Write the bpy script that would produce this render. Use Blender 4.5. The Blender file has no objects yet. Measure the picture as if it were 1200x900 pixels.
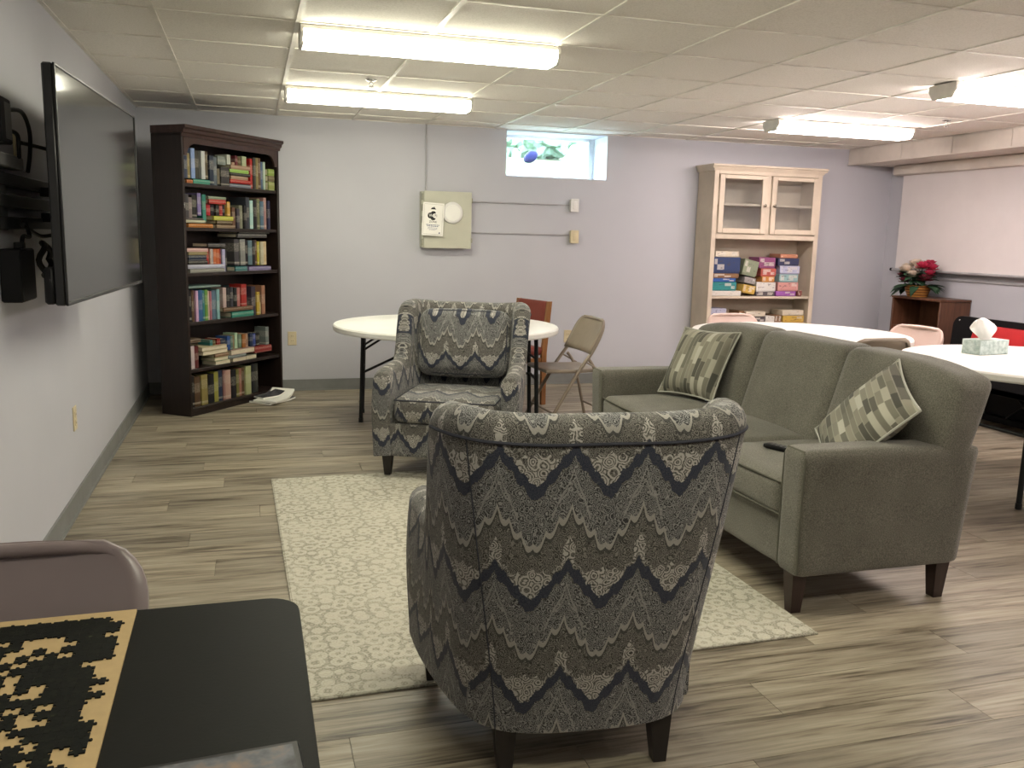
import bpy, bmesh, math, random
from mathutils import Vector, Matrix

random.seed(7)
scene = bpy.context.scene
COL = scene.collection

# ------------------------------------------------------------------ camera
CAM_H, YAW, PITCH, ROLL, FPX = 1.3403, 0.28991, 0.16654, 0.02411, 1028.43
fw = Vector((math.sin(YAW)*math.cos(PITCH), math.cos(YAW)*math.cos(PITCH), -math.sin(PITCH)))
rt = Vector((math.cos(YAW), -math.sin(YAW), 0.0))
up = rt.cross(fw)
rt2 = math.cos(ROLL)*rt + math.sin(ROLL)*up
up2 = -math.sin(ROLL)*rt + math.cos(ROLL)*up
cam_data = bpy.data.cameras.new('camera')
cam_data.sensor_width = 36.0
cam_data.lens = FPX/1200.0*36.0
cam_data.clip_start = 0.05
cam = bpy.data.objects.new('camera', cam_data)
COL.objects.link(cam)
cam.matrix_world = Matrix(((rt2.x, up2.x, -fw.x, 0), (rt2.y, up2.y, -fw.y, 0), (rt2.z, up2.z, -fw.z, CAM_H), (0, 0, 0, 1)))
scene.camera = cam

# ------------------------------------------------------------------ world and exposure
world = bpy.data.worlds.new('daylight')
scene.world = world
world.use_nodes = True
bg = world.node_tree.nodes['Background']
bg.inputs['Color'].default_value = (0.72, 0.86, 1.0, 1)
bg.inputs['Strength'].default_value = 16.0
vs = scene.view_settings
vs.view_transform = 'Standard'
vs.look = 'None'
vs.gamma = 1.0
vs.use_curve_mapping = False
vs.exposure = 1.05
TUBE_WARM = (1.0, 0.965, 0.77)      # left-hand ceiling lights
TUBE_PINK = (1.0, 0.87, 0.83)      # right-hand ceiling lights
TUBE_POWER = 13.0

# ------------------------------------------------------------------ node helpers
class E:
    """tiny expression wrapper over shader math nodes"""
    def __init__(s, nt, sock): s.nt, s.k = nt, sock
    def _m(s, op, o=None, c=None):
        n = s.nt.nodes.new('ShaderNodeMath'); n.operation = op
        s.nt.links.new(s.k, n.inputs[0])
        for i, q in ((1, o), (2, c)):
            if q is None: continue
            if isinstance(q, E): s.nt.links.new(q.k, n.inputs[i])
            else: n.inputs[i].default_value = q
        return E(s.nt, n.outputs[0])
    def __add__(s, o): return s._m('ADD', o)
    def __sub__(s, o): return s._m('SUBTRACT', o)
    def __mul__(s, o): return s._m('MULTIPLY', o)
    def __truediv__(s, o): return s._m('DIVIDE', o)
    def fract(s): return s._m('FRACT')
    def floor(s): return s._m('FLOOR')
    def abs(s): return s._m('ABSOLUTE')
    def sin(s): return s._m('SINE')
    def gt(s, o): return s._m('GREATER_THAN', o)
    def lt(s, o): return s._m('LESS_THAN', o)
    def mn(s, o): return s._m('MINIMUM', o)
    def mx(s, o): return s._m('MAXIMUM', o)
    def step(s, a, b):                       # smooth 0..1 between a and b
        n = s.nt.nodes.new('ShaderNodeMapRange'); n.interpolation_type = 'SMOOTHSTEP'
        s.nt.links.new(s.k, n.inputs[0]); n.inputs[1].default_value = a; n.inputs[2].default_value = b
        return E(s.nt, n.outputs[0])

class M:
    def __init__(s, name, rough=0.6, spec=0.3, metal=0.0):
        s.mat = bpy.data.materials.new(name); s.mat.use_nodes = True
        s.nt = s.mat.node_tree; s.b = s.nt.nodes['Principled BSDF']
        s.b.inputs['Roughness'].default_value = rough
        s.b.inputs['Specular IOR Level'].default_value = spec
        s.b.inputs['Metallic'].default_value = metal
    def coord(s, out='Object', scale=(1, 1, 1), rnd=0.0):
        c = s.nt.nodes.new('ShaderNodeTexCoord'); k = c.outputs[out]
        m = s.nt.nodes.new('ShaderNodeMapping'); m.inputs['Scale'].default_value = scale
        s.nt.links.new(k, m.inputs['Vector'])
        if rnd:
            oi = s.nt.nodes.new('ShaderNodeObjectInfo')
            mu = s.nt.nodes.new('ShaderNodeMath'); mu.operation = 'MULTIPLY'; mu.inputs[1].default_value = rnd
            s.nt.links.new(oi.outputs['Random'], mu.inputs[0])
            s.nt.links.new(mu.outputs[0], m.inputs['Location'])
        return m.outputs['Vector']
    def rand(s):
        oi = s.nt.nodes.new('ShaderNodeObjectInfo'); return E(s.nt, oi.outputs['Random'])
    def objcol(s):
        return s.nt.nodes.new('ShaderNodeObjectInfo').outputs['Color']
    def xyz(s, vec):
        n = s.nt.nodes.new('ShaderNodeSeparateXYZ'); s.nt.links.new(vec, n.inputs[0])
        return [E(s.nt, n.outputs[i]) for i in range(3)]
    def comb(s, *e):
        n = s.nt.nodes.new('ShaderNodeCombineXYZ')
        for i, q in enumerate(e):
            if isinstance(q, E): s.nt.links.new(q.k, n.inputs[i])
            else: n.inputs[i].default_value = q
        return n.outputs[0]
    def noise(s, vec, scale=5, detail=4, rough=0.55, dist=0.0):
        n = s.nt.nodes.new('ShaderNodeTexNoise'); s.nt.links.new(vec, n.inputs['Vector'])
        n.inputs['Scale'].default_value = scale; n.inputs['Detail'].default_value = detail
        n.inputs['Roughness'].default_value = rough; n.inputs['Distortion'].default_value = dist
        return E(s.nt, n.outputs['Fac'])
    def voro(s, vec, scale=5, feature='F1', out='Distance', rnd=1.0):
        n = s.nt.nodes.new('ShaderNodeTexVoronoi'); n.feature = feature
        s.nt.links.new(vec, n.inputs['Vector']); n.inputs['Scale'].default_value = scale
        n.inputs['Randomness'].default_value = rnd
        return E(s.nt, n.outputs[out])
    def white(s, vec):
        n = s.nt.nodes.new('ShaderNodeTexWhiteNoise'); n.noise_dimensions = '2D'
        s.nt.links.new(vec, n.inputs['Vector']); return E(s.nt, n.outputs['Value'])
    def ramp(s, e, *stops):
        n = s.nt.nodes.new('ShaderNodeValToRGB'); s.nt.links.new(e.k, n.inputs[0])
        r = n.color_ramp
        while len(r.elements) < len(stops): r.elements.new(0.5)
        for el, (p, c) in zip(r.elements, stops):
            el.position = p; el.color = (*c, 1)
        return n.outputs[0]
    def mix(s, fac, a, b, mode='MIX'):
        n = s.nt.nodes.new('ShaderNodeMix'); n.data_type = 'RGBA'; n.blend_type = mode
        for i, q in ((0, fac), (6, a), (7, b)):
            if isinstance(q, E): s.nt.links.new(q.k, n.inputs[i])
            elif isinstance(q, (int, float)): n.inputs[i].default_value = q
            elif isinstance(q, tuple): n.inputs[i].default_value = (*q, 1)
            else: s.nt.links.new(q, n.inputs[i])
        return n.outputs[2]
    def color(s, c):
        if isinstance(c, tuple): s.b.inputs['Base Color'].default_value = (*c, 1)
        else: s.nt.links.new(c, s.b.inputs['Base Color'])
        return s
    def bump(s, e, strength=0.2, dist=0.01):
        n = s.nt.nodes.new('ShaderNodeBump'); n.inputs['Strength'].default_value = strength
        n.inputs['Distance'].default_value = dist
        s.nt.links.new(e.k, n.inputs['Height']); s.nt.links.new(n.outputs[0], s.b.inputs['Normal'])
        return s
    def rough(s, e): s.nt.links.new(e.k, s.b.inputs['Roughness']); return s

def plain(name, c, rough=0.6, spec=0.3, metal=0.0, var=0.12, scale=6.0, bump=0.0):
    m = M(name, rough, spec, metal)
    n = m.noise(m.coord('Object'), scale, 3)
    lo = tuple(x*(1-var) for x in c); hi = tuple(min(1, x*(1+var)) for x in c)
    m.color(m.ramp(n, (0.3, lo), (0.7, hi)))
    if bump: m.bump(m.noise(m.coord('Object'), 180, 2), bump, 0.003)
    return m.mat

MT = {}
def build_materials():
    # walls: eggshell paint, lavender grey
    m = M('wall_paint', 0.55, 0.25)
    n = m.noise(m.coord('Object'), 1.3, 3)
    m.color(m.ramp(n, (0.3, (0.470, 0.474, 0.518)), (0.7, (0.500, 0.504, 0.548))))
    m.bump(m.noise(m.coord('Object'), 160, 3), 0.08, 0.003); MT['wall'] = m.mat
    MT['base'] = plain('vinyl_cove_base', (0.20, 0.205, 0.20), 0.5)
    # acoustic tiles
    m = M('ceiling_tile', 0.9, 0.1)
    v = m.coord('Object', rnd=9.0)
    n = m.noise(v, 130, 4, 0.7)
    m.color(m.ramp(n, (0.30, (0.74, 0.71, 0.65)), (0.55, (0.89, 0.86, 0.80))))
    m.bump(n, 0.35, 0.004); MT['tile'] = m.mat
    MT['tbar'] = plain('grid_white', (0.80, 0.77, 0.70), 0.45)
    MT['soffit'] = plain('soffit_panel', (0.68, 0.62, 0.56), 0.7, scale=3)
    # vinyl planks
    m = M('vinyl_plank', 0.42, 0.35)
    v = m.coord('Object', (1.2, 13.0, 1.0), rnd=60.0)
    n1 = m.noise(v, 1.6, 6, 0.62, 0.6)
    v2 = m.coord('Object', (2.4, 60.0, 1.0), rnd=31.0)
    n2 = m.noise(v2, 1.5, 4, 0.6)
    mixn = (n1*0.62 + n2*0.38 - 0.5)*1.25 + 0.5
    c = m.ramp(mixn, (0.33, (0.085, 0.066, 0.045)), (0.42, (0.25, 0.205, 0.148)), (0.50, (0.37, 0.315, 0.235)), (0.66, (0.53, 0.465, 0.36)))
    tint = m.ramp(m.rand(), (0.0, (0.54, 0.55, 0.55)), (0.5, (0.70, 0.71, 0.71)), (1.0, (0.85, 0.86, 0.85)))
    m.color(m.mix(1.0, c, tint, 'MULTIPLY'))
    m.rough(n2*0.2 + 0.33); m.bump(n2, 0.08, 0.002); MT['plank'] = m.mat
    MT['subfloor'] = plain('subfloor', (0.06, 0.05, 0.04), 0.8)
    # damask upholstery
    m = M('damask_upholstery', 0.85, 0.15)
    uv = m.coord('UV')
    u0, v0, _ = m.xyz(uv)
    nd = (m.noise(uv, 26, 3) - 0.5)*0.016
    t = ((u0/0.172 + nd*1.5).fract() - 0.5).abs()*2.0          # 0 at a peak, 1 in a valley
    sc = (t*9.42).sin()
    z = v0 + nd*0.6 + t*0.105 + sc.abs()*0.010
    w = (z/0.285).fract()
    # fine scrollwork
    vec = m.comb(u0 + nd*1.2, v0 - nd*1.2, 0)
    d = m.voro(vec, 60)
    rings = (d*30.0 + nd*120.0).sin().step(0.25, 0.85)
    d2 = m.voro(vec, 120)
    rings2 = (d2*17.0).sin().step(0.35, 0.9)
    fine = rings.mx(rings2*0.75)
    zone = w.step(0.52, 0.58)
    dark = m.mix(zone, (0.040, 0.038, 0.035), (0.032, 0.032, 0.034))
    lite = m.mix(zone, (0.200, 0.190, 0.172), (0.255, 0.252, 0.245))
    c = m.mix(fine, dark, lite)
    # navy zigzag band
    wob = (m.noise(uv, 70, 2) - 0.5)*0.09
    wn = w + wob
    navy = wn.gt(0.015)*wn.lt(0.130)
    c = m.mix(navy*0.86, c, (0.020, 0.026, 0.048))
    # pale flowers: triangles filling the valleys, a finial over each peak
    dv = m.voro(vec, 44)
    petals = (dv*26.0).sin().step(-0.45, 0.3)
    top = (t - 0.42).mx(0.0)*0.42 + 0.17
    vall = wn.gt(0.13)*(w - top).lt(0.0)*t.gt(0.42)
    fin = t.lt(0.17)*wn.gt(0.15)*w.lt(0.33)
    pale = vall.mx(fin)
    c = m.mix(pale*petals*0.88, c, (0.42, 0.40, 0.37))
    edge = (wn - 0.165).abs().lt(0.018)*petals
    c = m.mix(edge*0.7, c, (0.36, 0.345, 0.32))
    med = ((w - 0.90 + t*0.35).abs().lt(0.016) + (w - 0.80 + t*0.10).abs().lt(0.010)).mn(1.0)*t.lt(0.55)
    c = m.mix(med*0.7, c, (0.27, 0.265, 0.255))
    # scalloped pale outline half way between
    sc2 = (t*9.42).sin().abs()
    z2 = v0 + nd*0.4 + t*0.100 + sc2*0.022
    w2 = (z2/0.285 + 0.91).fract()
    line = (w2 - 0.5).abs().lt(0.026)
    dkl = (w2 - 0.455).abs().lt(0.016)
    c = m.mix(dkl*0.75, c, (0.04, 0.04, 0.04))
    c = m.mix(line*0.8, c, (0.33, 0.315, 0.285))
    m.color(c); m.bump(m.noise(uv, 420, 2), 0.25, 0.002)
    m.b.inputs['Sheen Weight'].default_value = 0.15; MT['damask'] = m.mat
    MT['piping'] = plain('dark_piping', (0.035, 0.037, 0.05), 0.8)
    # plain woven upholstery
    m = M('sofa_weave', 0.9, 0.12)
    v = m.coord('Object')
    a = m.noise(v, 260, 3, 0.7); b_ = m.noise(v, 5, 3)
    mixn = a*0.8 + b_*0.2
    m.color(m.ramp(mixn, (0.36, (0.073, 0.070, 0.057)), (0.5, (0.136, 0.130, 0.107)), (0.64, (0.211, 0.202, 0.170))))
    m.bump(a, 0.3, 0.002); m.b.inputs['Sheen Weight'].default_value = 0.2; MT['sofa'] = m.mat
    MT['sofa_pipe'] = plain('sofa_piping', (0.095, 0.092, 0.072), 0.85)
    # throw pillow: staggered woven blocks
    m = M('pillow_blocks', 0.75, 0.2)
    x, y, _ = m.xyz(m.coord('UV'))
    colx = (x/0.026).floor()
    off = m.white(m.comb(colx, 3.7, 0))
    row = (y/0.105 + off).floor()
    r = m.white(m.comb(colx, row, 0))
    c = m.ramp(r, (0.0, (0.060, 0.060, 0.050)), (0.3, (0.125, 0.120, 0.096)), (0.6, (0.22, 0.21, 0.165)), (0.85, (0.33, 0.315, 0.25)), (1.0, (0.42, 0.405, 0.34)))
    st = ((x/0.026).fract() - 0.5).abs()
    m.color(m.mix(st.gt(0.42)*0.35, c, (0.40, 0.39, 0.32))); m.bump(m.noise(m.coord('UV'), 300, 2), 0.25, 0.002); MT['pillow'] = m.mat
    MT['pillow_back'] = plain('pillow_backing', (0.40, 0.40, 0.35), 0.8)
    # area rug
    m = M('rug_pile', 0.95, 0.05)
    v = m.coord('Object')
    nn = (m.noise(v, 9, 3) - 0.5)*0.6
    d = m.voro(v, 17, rnd=0.55)
    leaf = (d*13.0 + nn*4.0).sin().step(-0.2, 0.5)
    d2 = m.voro(v, 46); sp = (d2*16.0).sin().step(0.0, 0.6)
    pat = leaf*0.62 + sp*0.38
    fade = m.noise(v, 3.2, 3)
    pat2 = pat*(fade*0.9 + 0.35)
    m.color(m.ramp(pat2, (0.05, (0.50, 0.48, 0.405)), (0.45, (0.425, 0.405, 0.335)), (0.85, (0.275, 0.262, 0.212))))
    m.bump(m.noise(v, 300, 2), 0.4, 0.004); MT['rug'] = m.mat
    # woods
    def wood(key, lo, hi, rough=0.35, sc=(1, 1, 9)):
        m = M(key, rough, 0.4)
        n = m.noise(m.coord('Object', (14*sc[0], 14*sc[1], 14/sc[2])), 2.0, 5, 0.6, 0.4)
        m.color(m.ramp(n, (0.3, lo), (0.7, hi))); MT[key] = m.mat
    wood('espresso_wood', (0.010, 0.0062, 0.0052), (0.021, 0.012, 0.0095), 0.4)
    wood('espresso_trim', (0.028, 0.014, 0.011), (0.052, 0.026, 0.021), 0.32)
    wood('walnut_laminate', (0.085, 0.036, 0.020), (0.15, 0.066, 0.036), 0.35)
    wood('chair_wood', (0.20, 0.085, 0.030), (0.34, 0.16, 0.06), 0.3)
    wood('leg_wood', (0.012, 0.010, 0.010), (0.024, 0.019, 0.017), 0.3)
    wood('sofa_leg', (0.022, 0.012, 0.010), (0.040, 0.022, 0.018), 0.3)
    MT['cream_paint'] = plain('cream_paint', (0.56, 0.48, 0.385), 0.5, scale=4)
    MT['cream_shade'] = plain('cream_paint_shaded', (0.30, 0.275, 0.23), 0.5, scale=4)  # unused darker copy of the cream paint, imitating shade on the side
    MT['cabinet_inside_shaded'] = plain('cabinet_inside_shaded', (0.22, 0.19, 0.16), 0.6)  # unused cream paint darkened to imitate the shaded interior
    MT['white_plastic'] = plain('white_plastic', (0.80, 0.80, 0.76), 0.35, var=0.03, bump=0.05)
    MT['black_metal'] = plain('black_metal', (0.011, 0.012, 0.013), 0.45, 0.25)
    MT['chair_beige'] = plain('beige_enamel', (0.25, 0.205, 0.155), 0.35, 0.5)
    MT['chair_mauve'] = plain('mauve_enamel', (0.205, 0.165, 0.168), 0.32, 0.5, var=0.04)
    MT['chair_pink'] = plain('pale_enamel', (0.55, 0.40, 0.345), 0.38, 0.5, var=0.04)
    MT['red_vinyl'] = plain('red_vinyl', (0.20, 0.045, 0.032), 0.5)
    MT['card_black'] = plain('black_vinyl_top', (0.0055, 0.0058, 0.005), 0.55, 0.12, bump=0.05)
    MT['tan_board'] = plain('tan_chipboard', (0.40, 0.29, 0.145), 0.7, var=0.06, scale=40)
    m = M('puzzle_print', 0.6, 0.1)
    n = m.noise(m.coord('Object', rnd=40.0), 60, 4)
    m.color(m.ramp(n, (0.5, (0.0045, 0.005, 0.004)), (0.72, (0.010, 0.012, 0.007)), (0.80, (0.07, 0.078, 0.035)))); MT['puzzle'] = m.mat
    MT['tv_black'] = plain('tv_bezel', (0.012, 0.012, 0.013), 0.35, 0.4)
    m = M('tv_screen', 0.10, 0.55); m.color((0.012, 0.013, 0.013)); MT['screen'] = m.mat
    MT['cable'] = plain('black_rubber', (0.010, 0.010, 0.011), 0.5)
    MT['box_black'] = plain('black_plastic', (0.008, 0.008, 0.009), 0.5, 0.15)
    MT['grey_plastic'] = plain('grey_plastic', (0.14, 0.14, 0.14), 0.5)
    MT['ivory'] = plain('ivory_plate', (0.58, 0.50, 0.33), 0.4)
    MT['offwhite'] = plain('offwhite_plate', (0.72, 0.71, 0.69), 0.4)
    MT['panel_grey'] = plain('panel_enamel', (0.50, 0.50, 0.41), 0.45, var=0.04)
    MT['conduit'] = plain('conduit_paint', (0.37, 0.365, 0.38), 0.4)
    MT['hinge'] = plain('panel_hinge', (0.34, 0.34, 0.27), 0.4)
    MT['paper'] = plain('paper', (0.83, 0.82, 0.77), 0.7, var=0.02)
    MT['ink'] = plain('black_ink', (0.02, 0.02, 0.022), 0.6)
    MT['ink_blue'] = plain('blue_ink', (0.10, 0.12, 0.22), 0.6)
    MT['fixture'] = plain('fixture_enamel', (0.62, 0.60, 0.55), 0.4)
    MT['chrome'] = plain('chrome', (0.55, 0.54, 0.52), 0.25, 0.5, 0.9)
    MT['dark_brass'] = plain('pewter_knob', (0.22, 0.19, 0.15), 0.35, 0.5, 0.8)
    MT['window_white'] = plain('window_vinyl', (0.72, 0.76, 0.80), 0.4)
    MT['screen_fabric'] = plain('projection_fabric', (0.70, 0.66, 0.66), 0.7, var=0.02)
    MT['felt_red'] = plain('red_felt', (0.42, 0.022, 0.025), 0.9, bump=0.2)
    MT['leaf'] = plain('leaf_green', (0.030, 0.075, 0.038), 0.5, var=0.4)
    MT['petal_white'] = plain('petal_cream', (0.72, 0.62, 0.52), 0.7)
    MT['petal_pink'] = plain('petal_pink', (0.55, 0.045, 0.11), 0.7)
    MT['petal_maroon'] = plain('petal_maroon', (0.16, 0.02, 0.035), 0.7)
    m = M('wicker', 0.55, 0.4)
    x, y, zz = m.xyz(m.coord('Object'))
    wv = ((zz*260.0).sin()*0.5 + 0.5)
    m.color(m.ramp(wv, (0.1, (0.20, 0.07, 0.015)), (0.9, (0.52, 0.24, 0.05)))); m.bump(wv, 0.6, 0.004); MT['wicker'] = m.mat
    m = M('tissue_box_print', 0.6, 0.3)
    n = m.noise(m.coord('Object'), 45, 4)
    m.color(m.ramp(n, (0.35, (0.33, 0.42, 0.40)), (0.65, (0.58, 0.66, 0.63)))); MT['tissue_box'] = m.mat
    MT['tissue'] = plain('tissue_paper', (0.86, 0.85, 0.83), 0.8, var=0.02)
    # books and boxes take their colour from the object
    m = M('book_cover', 0.5, 0.35)
    x, y, zz = m.xyz(m.coord('Generated'))
    r = m.rand()
    band = (zz - (r*0.3 + 0.45)).abs().lt(0.16)*(m.noise(m.coord('Generated', (1, 1, 30), rnd=20.0), 6, 2).gt(0.5))
    foot = (zz - 0.10).abs().lt(0.035)*r.gt(0.5)
    c = m.mix((band.mx(foot))*0.28, m.objcol(), (0.62, 0.58, 0.48))
    m.color(c); MT['book'] = m.mat
    MT['pages'] = plain('book_pages', (0.55, 0.49, 0.37), 0.8)
    m = M('game_box_print', 0.45, 0.4)
    v = m.coord('Generated', rnd=30.0)
    x, y, zz = m.xyz(m.coord('Generated'))
    n = m.voro(v, 4.5, out='Color') if False else m.noise(v, 5.0, 3)
    blk = m.white(m.comb((x*4.0 + m.rand()*9.0).floor(), (zz*2.0).floor(), 0))
    inside = (x - 0.5).abs().lt(0.43)*(zz - 0.5).abs().lt(0.38)
    c1 = m.mix(inside*blk.gt(0.62)*0.6, m.objcol(), (0.62, 0.58, 0.52))
    c2 = m.mix(inside*n.gt(0.60)*0.55, c1, (0.06, 0.05, 0.06))
    m.color(c2); MT['game'] = m.mat
    MT['grass'] = plain('lawn', (0.10, 0.14, 0.07), 0.9, scale=3)
    MT['hedge'] = plain('hedge_leaves', (0.13, 0.19, 0.15), 0.9, var=0.5, scale=8)
    MT['blue_tarp'] = plain('blue_cover', (0.004, 0.006, 0.035), 0.7, 0.1)
    MT['concrete'] = plain('concrete', (0.55, 0.54, 0.52), 0.9)
    MT['magazine'] = plain('magazine_print', (0.07, 0.07, 0.08), 0.4, var=0.8, scale=30)
    for key, colr, pw in (('lens_warm', TUBE_WARM, TUBE_POWER), ('lens_pink', TUBE_PINK, TUBE_POWER*1.55)):
        m = M(key, 0.4, 0.3); m.color((0.8, 0.78, 0.72))
        m.b.inputs['Emission Color'].default_value = (*colr, 1)
        m.b.inputs['Emission Strength'].default_value = pw; MT[key] = m.mat
    # clear pane: mostly transparent with a faint reflection
    for key, gl in (('glass', 0.08), ('glass_cabinet', 0.13)):
        mat = bpy.data.materials.new(key); mat.use_nodes = True
        nt = mat.node_tree; nt.nodes.clear()
        o = nt.nodes.new('ShaderNodeOutputMaterial'); mx = nt.nodes.new('ShaderNodeMixShader')
        tr = nt.nodes.new('ShaderNodeBsdfTransparent'); gg = nt.nodes.new('ShaderNodeBsdfGlossy')
        gg.inputs['Roughness'].default_value = 0.04; tr.inputs['Color'].default_value = (0.95, 0.97, 0.97, 1)
        mx.inputs[0].default_value = gl
        nt.links.new(tr.outputs[0], mx.inputs[1]); nt.links.new(gg.outputs[0], mx.inputs[2]); nt.links.new(mx.outputs[0], o.inputs[0])
        MT[key] = mat
build_materials()

# ------------------------------------------------------------------ mesh helpers
class MB:
    def __init__(s): s.v, s.f, s.mi, s.uv = [], [], [], {}
    def add(s, vs, fs, mi=0, uvs=None):
        o = len(s.v); s.v += [tuple(p) for p in vs]
        for i, f in enumerate(fs):
            if uvs is not None: s.uv[len(s.f)] = [uvs[k] for k in f]
            s.f.append(tuple(o+k for k in f)); s.mi.append(mi)
        return s
    def box(s, c, d, mi=0, rot=None, top=1.0):
        """box centred at c; top scales the xy of the upper face"""
        x, y, z = (q/2 for q in d); P = []
        for sz in (-1, 1):
            k = top if sz > 0 else 1.0
            for sx, sy in ((-1, -1), (1, -1), (1, 1), (-1, 1)):
                p = Vector((sx*x*k, sy*y*k, sz*z))
                if rot is not None: p = rot @ p
                P.append((p.x+c[0], p.y+c[1], p.z+c[2]))
        return s.add(P, [(3, 2, 1, 0), (4, 5, 6, 7), (0, 1, 5, 4), (1, 2, 6, 5), (2, 3, 7, 6), (3, 0, 4, 7)], mi)
    def b(s, x0, x1, y0, y1, z0, z1, mi=0):
        return s.box(((x0+x1)/2, (y0+y1)/2, (z0+z1)/2), (abs(x1-x0), abs(y1-y0), abs(z1-z0)), mi)
    def cham(s, x0, x1, y0, y1, z0, z1, r=0.005, mi=0):
        """chamfered box"""
        P = []
        lo, hi = (x0, y0, z0), (x1, y1, z1)
        for i in range(8):
            bits = ((i & 1), (i >> 1) & 1, (i >> 2) & 1)
            for ax in range(3):
                p = [(hi[k]-r if bits[k] else lo[k]+r) for k in range(3)]
                p[ax] = hi[ax] if bits[ax] else lo[ax]
                P.append(tuple(p))
        bm = bmesh.new()
        for p in P: bm.verts.new(p)
        bmesh.ops.convex_hull(bm, input=bm.verts)
        bm.verts.index_update()
        bmesh.ops.dissolve_limit(bm, angle_limit=0.01, verts=bm.verts, edges=bm.edges)
        bm.verts.ensure_lookup_table(); bm.verts.index_update()
        vs_ = [tuple(v.co) for v in bm.verts]; fs = [tuple(v.index for v in f.verts) for f in bm.faces]
        bm.free(); return s.add(vs_, fs, mi)
    def cyl(s, p0, p1, r0, r1=None, n=12, mi=0):
        return s.tube([p0, p1], [r0, r0 if r1 is None else r1], n, mi)
    def tube(s, pts, r, n=8, mi=0, closed=False):
        pts = [Vector(p) for p in pts]; m = len(pts)
        if not isinstance(r, (list, tuple)): r = [r]*m
        V, F = [], []
        ref = Vector((0, 0, 1))
        prev = None
        for i, p in enumerate(pts):
            if closed: t = pts[(i+1) % m]-pts[i-1]
            else: t = pts[min(i+1, m-1)]-pts[max(i-1, 0)]
            t.normalize()
            if prev is None:
                a = t.cross(ref)
                if a.length < 1e-3: a = t.cross(Vector((1, 0, 0)))
            else: a = prev - t*prev.dot(t)
            a.normalize(); prev = a; b_ = t.cross(a)
            for k in range(n):
                an = 2*math.pi*k/n
                V.append(p + (a*math.cos(an)+b_*math.sin(an))*r[i])
        for i in range(m if closed else m-1):
            j = (i+1) % m
            for k in range(n):
                F.append((i*n+k, i*n+(k+1) % n, j*n+(k+1) % n, j*n+k))
        if not closed:
            F.append(tuple(range(n-1, -1, -1))); F.append(tuple((m-1)*n+k for k in range(n)))
        return s.add(V, F, mi)
    def lathe(s, prof, n=32, c=(0, 0, 0), mi=0):
        V, F = [], []; m = len(prof)
        for (r, z) in prof:
            for k in range(n):
                a = 2*math.pi*k/n
                V.append((c[0]+r*math.cos(a), c[1]+r*math.sin(a), c[2]+z))
        for i in range(m-1):
            for k in range(n):
                F.append((i*n+k, i*n+(k+1) % n, (i+1)*n+(k+1) % n, (i+1)*n+k))
        F.append(tuple(range(n-1, -1, -1))); F.append(tuple((m-1)*n+k for k in range(n)))
        return s.add(V, F, mi)
    def prism(s, poly, fn0, fn1, mi=0):
        """poly of 2-D points mapped to 3-D by fn0 and fn1 (the two caps)"""
        n = len(poly)
        V = [fn0(*p) for p in poly]+[fn1(*p) for p in poly]
        F = [tuple(range(n-1, -1, -1)), tuple(range(n, 2*n))]
        F += [(i, (i+1) % n, n+(i+1) % n, n+i) for i in range(n)]
        return s.add(V, F, mi)
    def soft(s, w, d, h, r, n=10, crown=0.0, c=(0, 0, 0), fn=None, side=0.0, mi=0, pinch=0.0):
        """cushion: rounded box with puffed faces; uv in metres"""
        idx = {}; V, UV, F = [], [], []
        hx, hy, hz = w/2, d/2, h/2
        def remap(t, half):         # more samples close to the edge
            return math.copysign(abs(t)**0.6, t)
        def vert(ix, iy, iz):
            k = (ix, iy, iz)
            if k in idx: return idx[k]
            q = [remap(2*a/n-1, 0) for a in k]
            p = Vector((q[0]*hx, q[1]*hy, q[2]*hz))
            inner = Vector((max(-hx+r, min(hx-r, p.x)), max(-hy+r, min(hy-r, p.y)), max(-hz+r, min(hz-r, p.z))))
            dlt = p-inner
            if dlt.length > 1e-9: p = inner + dlt.normalized()*r*min(1.0, max(abs(dlt.x), abs(dlt.y), abs(dlt.z))/r)
            fx, fy, fz = (1-q[0]**2), (1-q[1]**2), (1-q[2]**2)
            p.z += crown*fx*fy*(1 if q[2] > 0 else -1)*abs(q[2])
            p.x += side*fy*fz*q[0]; p.y += side*fx*fz*q[1]
            if pinch:
                e = max(abs(q[0]), abs(q[1]))
                p.x -= pinch*q[0]*fy*(abs(q[0])**2); p.y -= pinch*q[1]*fx*(abs(q[1])**2)
            uvw = (p.x, p.z - p.y)
            if fn: p = Vector(fn(p))
            idx[k] = len(V); V.append((p.x+c[0], p.y+c[1], p.z+c[2])); UV.append(uvw); return idx[k]
        for a in range(n):
            for b_ in range(n):
                F.append((vert(a, b_, 0), vert(a, b_+1, 0), vert(a+1, b_+1, 0), vert(a+1, b_, 0)))
                F.append((vert(a, b_, n), vert(a+1, b_, n), vert(a+1, b_+1, n), vert(a, b_+1, n)))
                F.append((vert(a, 0, b_), vert(a+1, 0, b_), vert(a+1, 0, b_+1), vert(a, 0, b_+1)))
                F.append((vert(a, n, b_), vert(a, n, b_+1), vert(a+1, n, b_+1), vert(a+1, n, b_)))
                F.append((vert(0, a, b_), vert(0, a, b_+1), vert(0, a+1, b_+1), vert(0, a+1, b_)))
                F.append((vert(n, a, b_), vert(n, a+1, b_), vert(n, a+1, b_+1), vert(n, a, b_+1)))
        return s.add(V, F, mi, UV)
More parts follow.
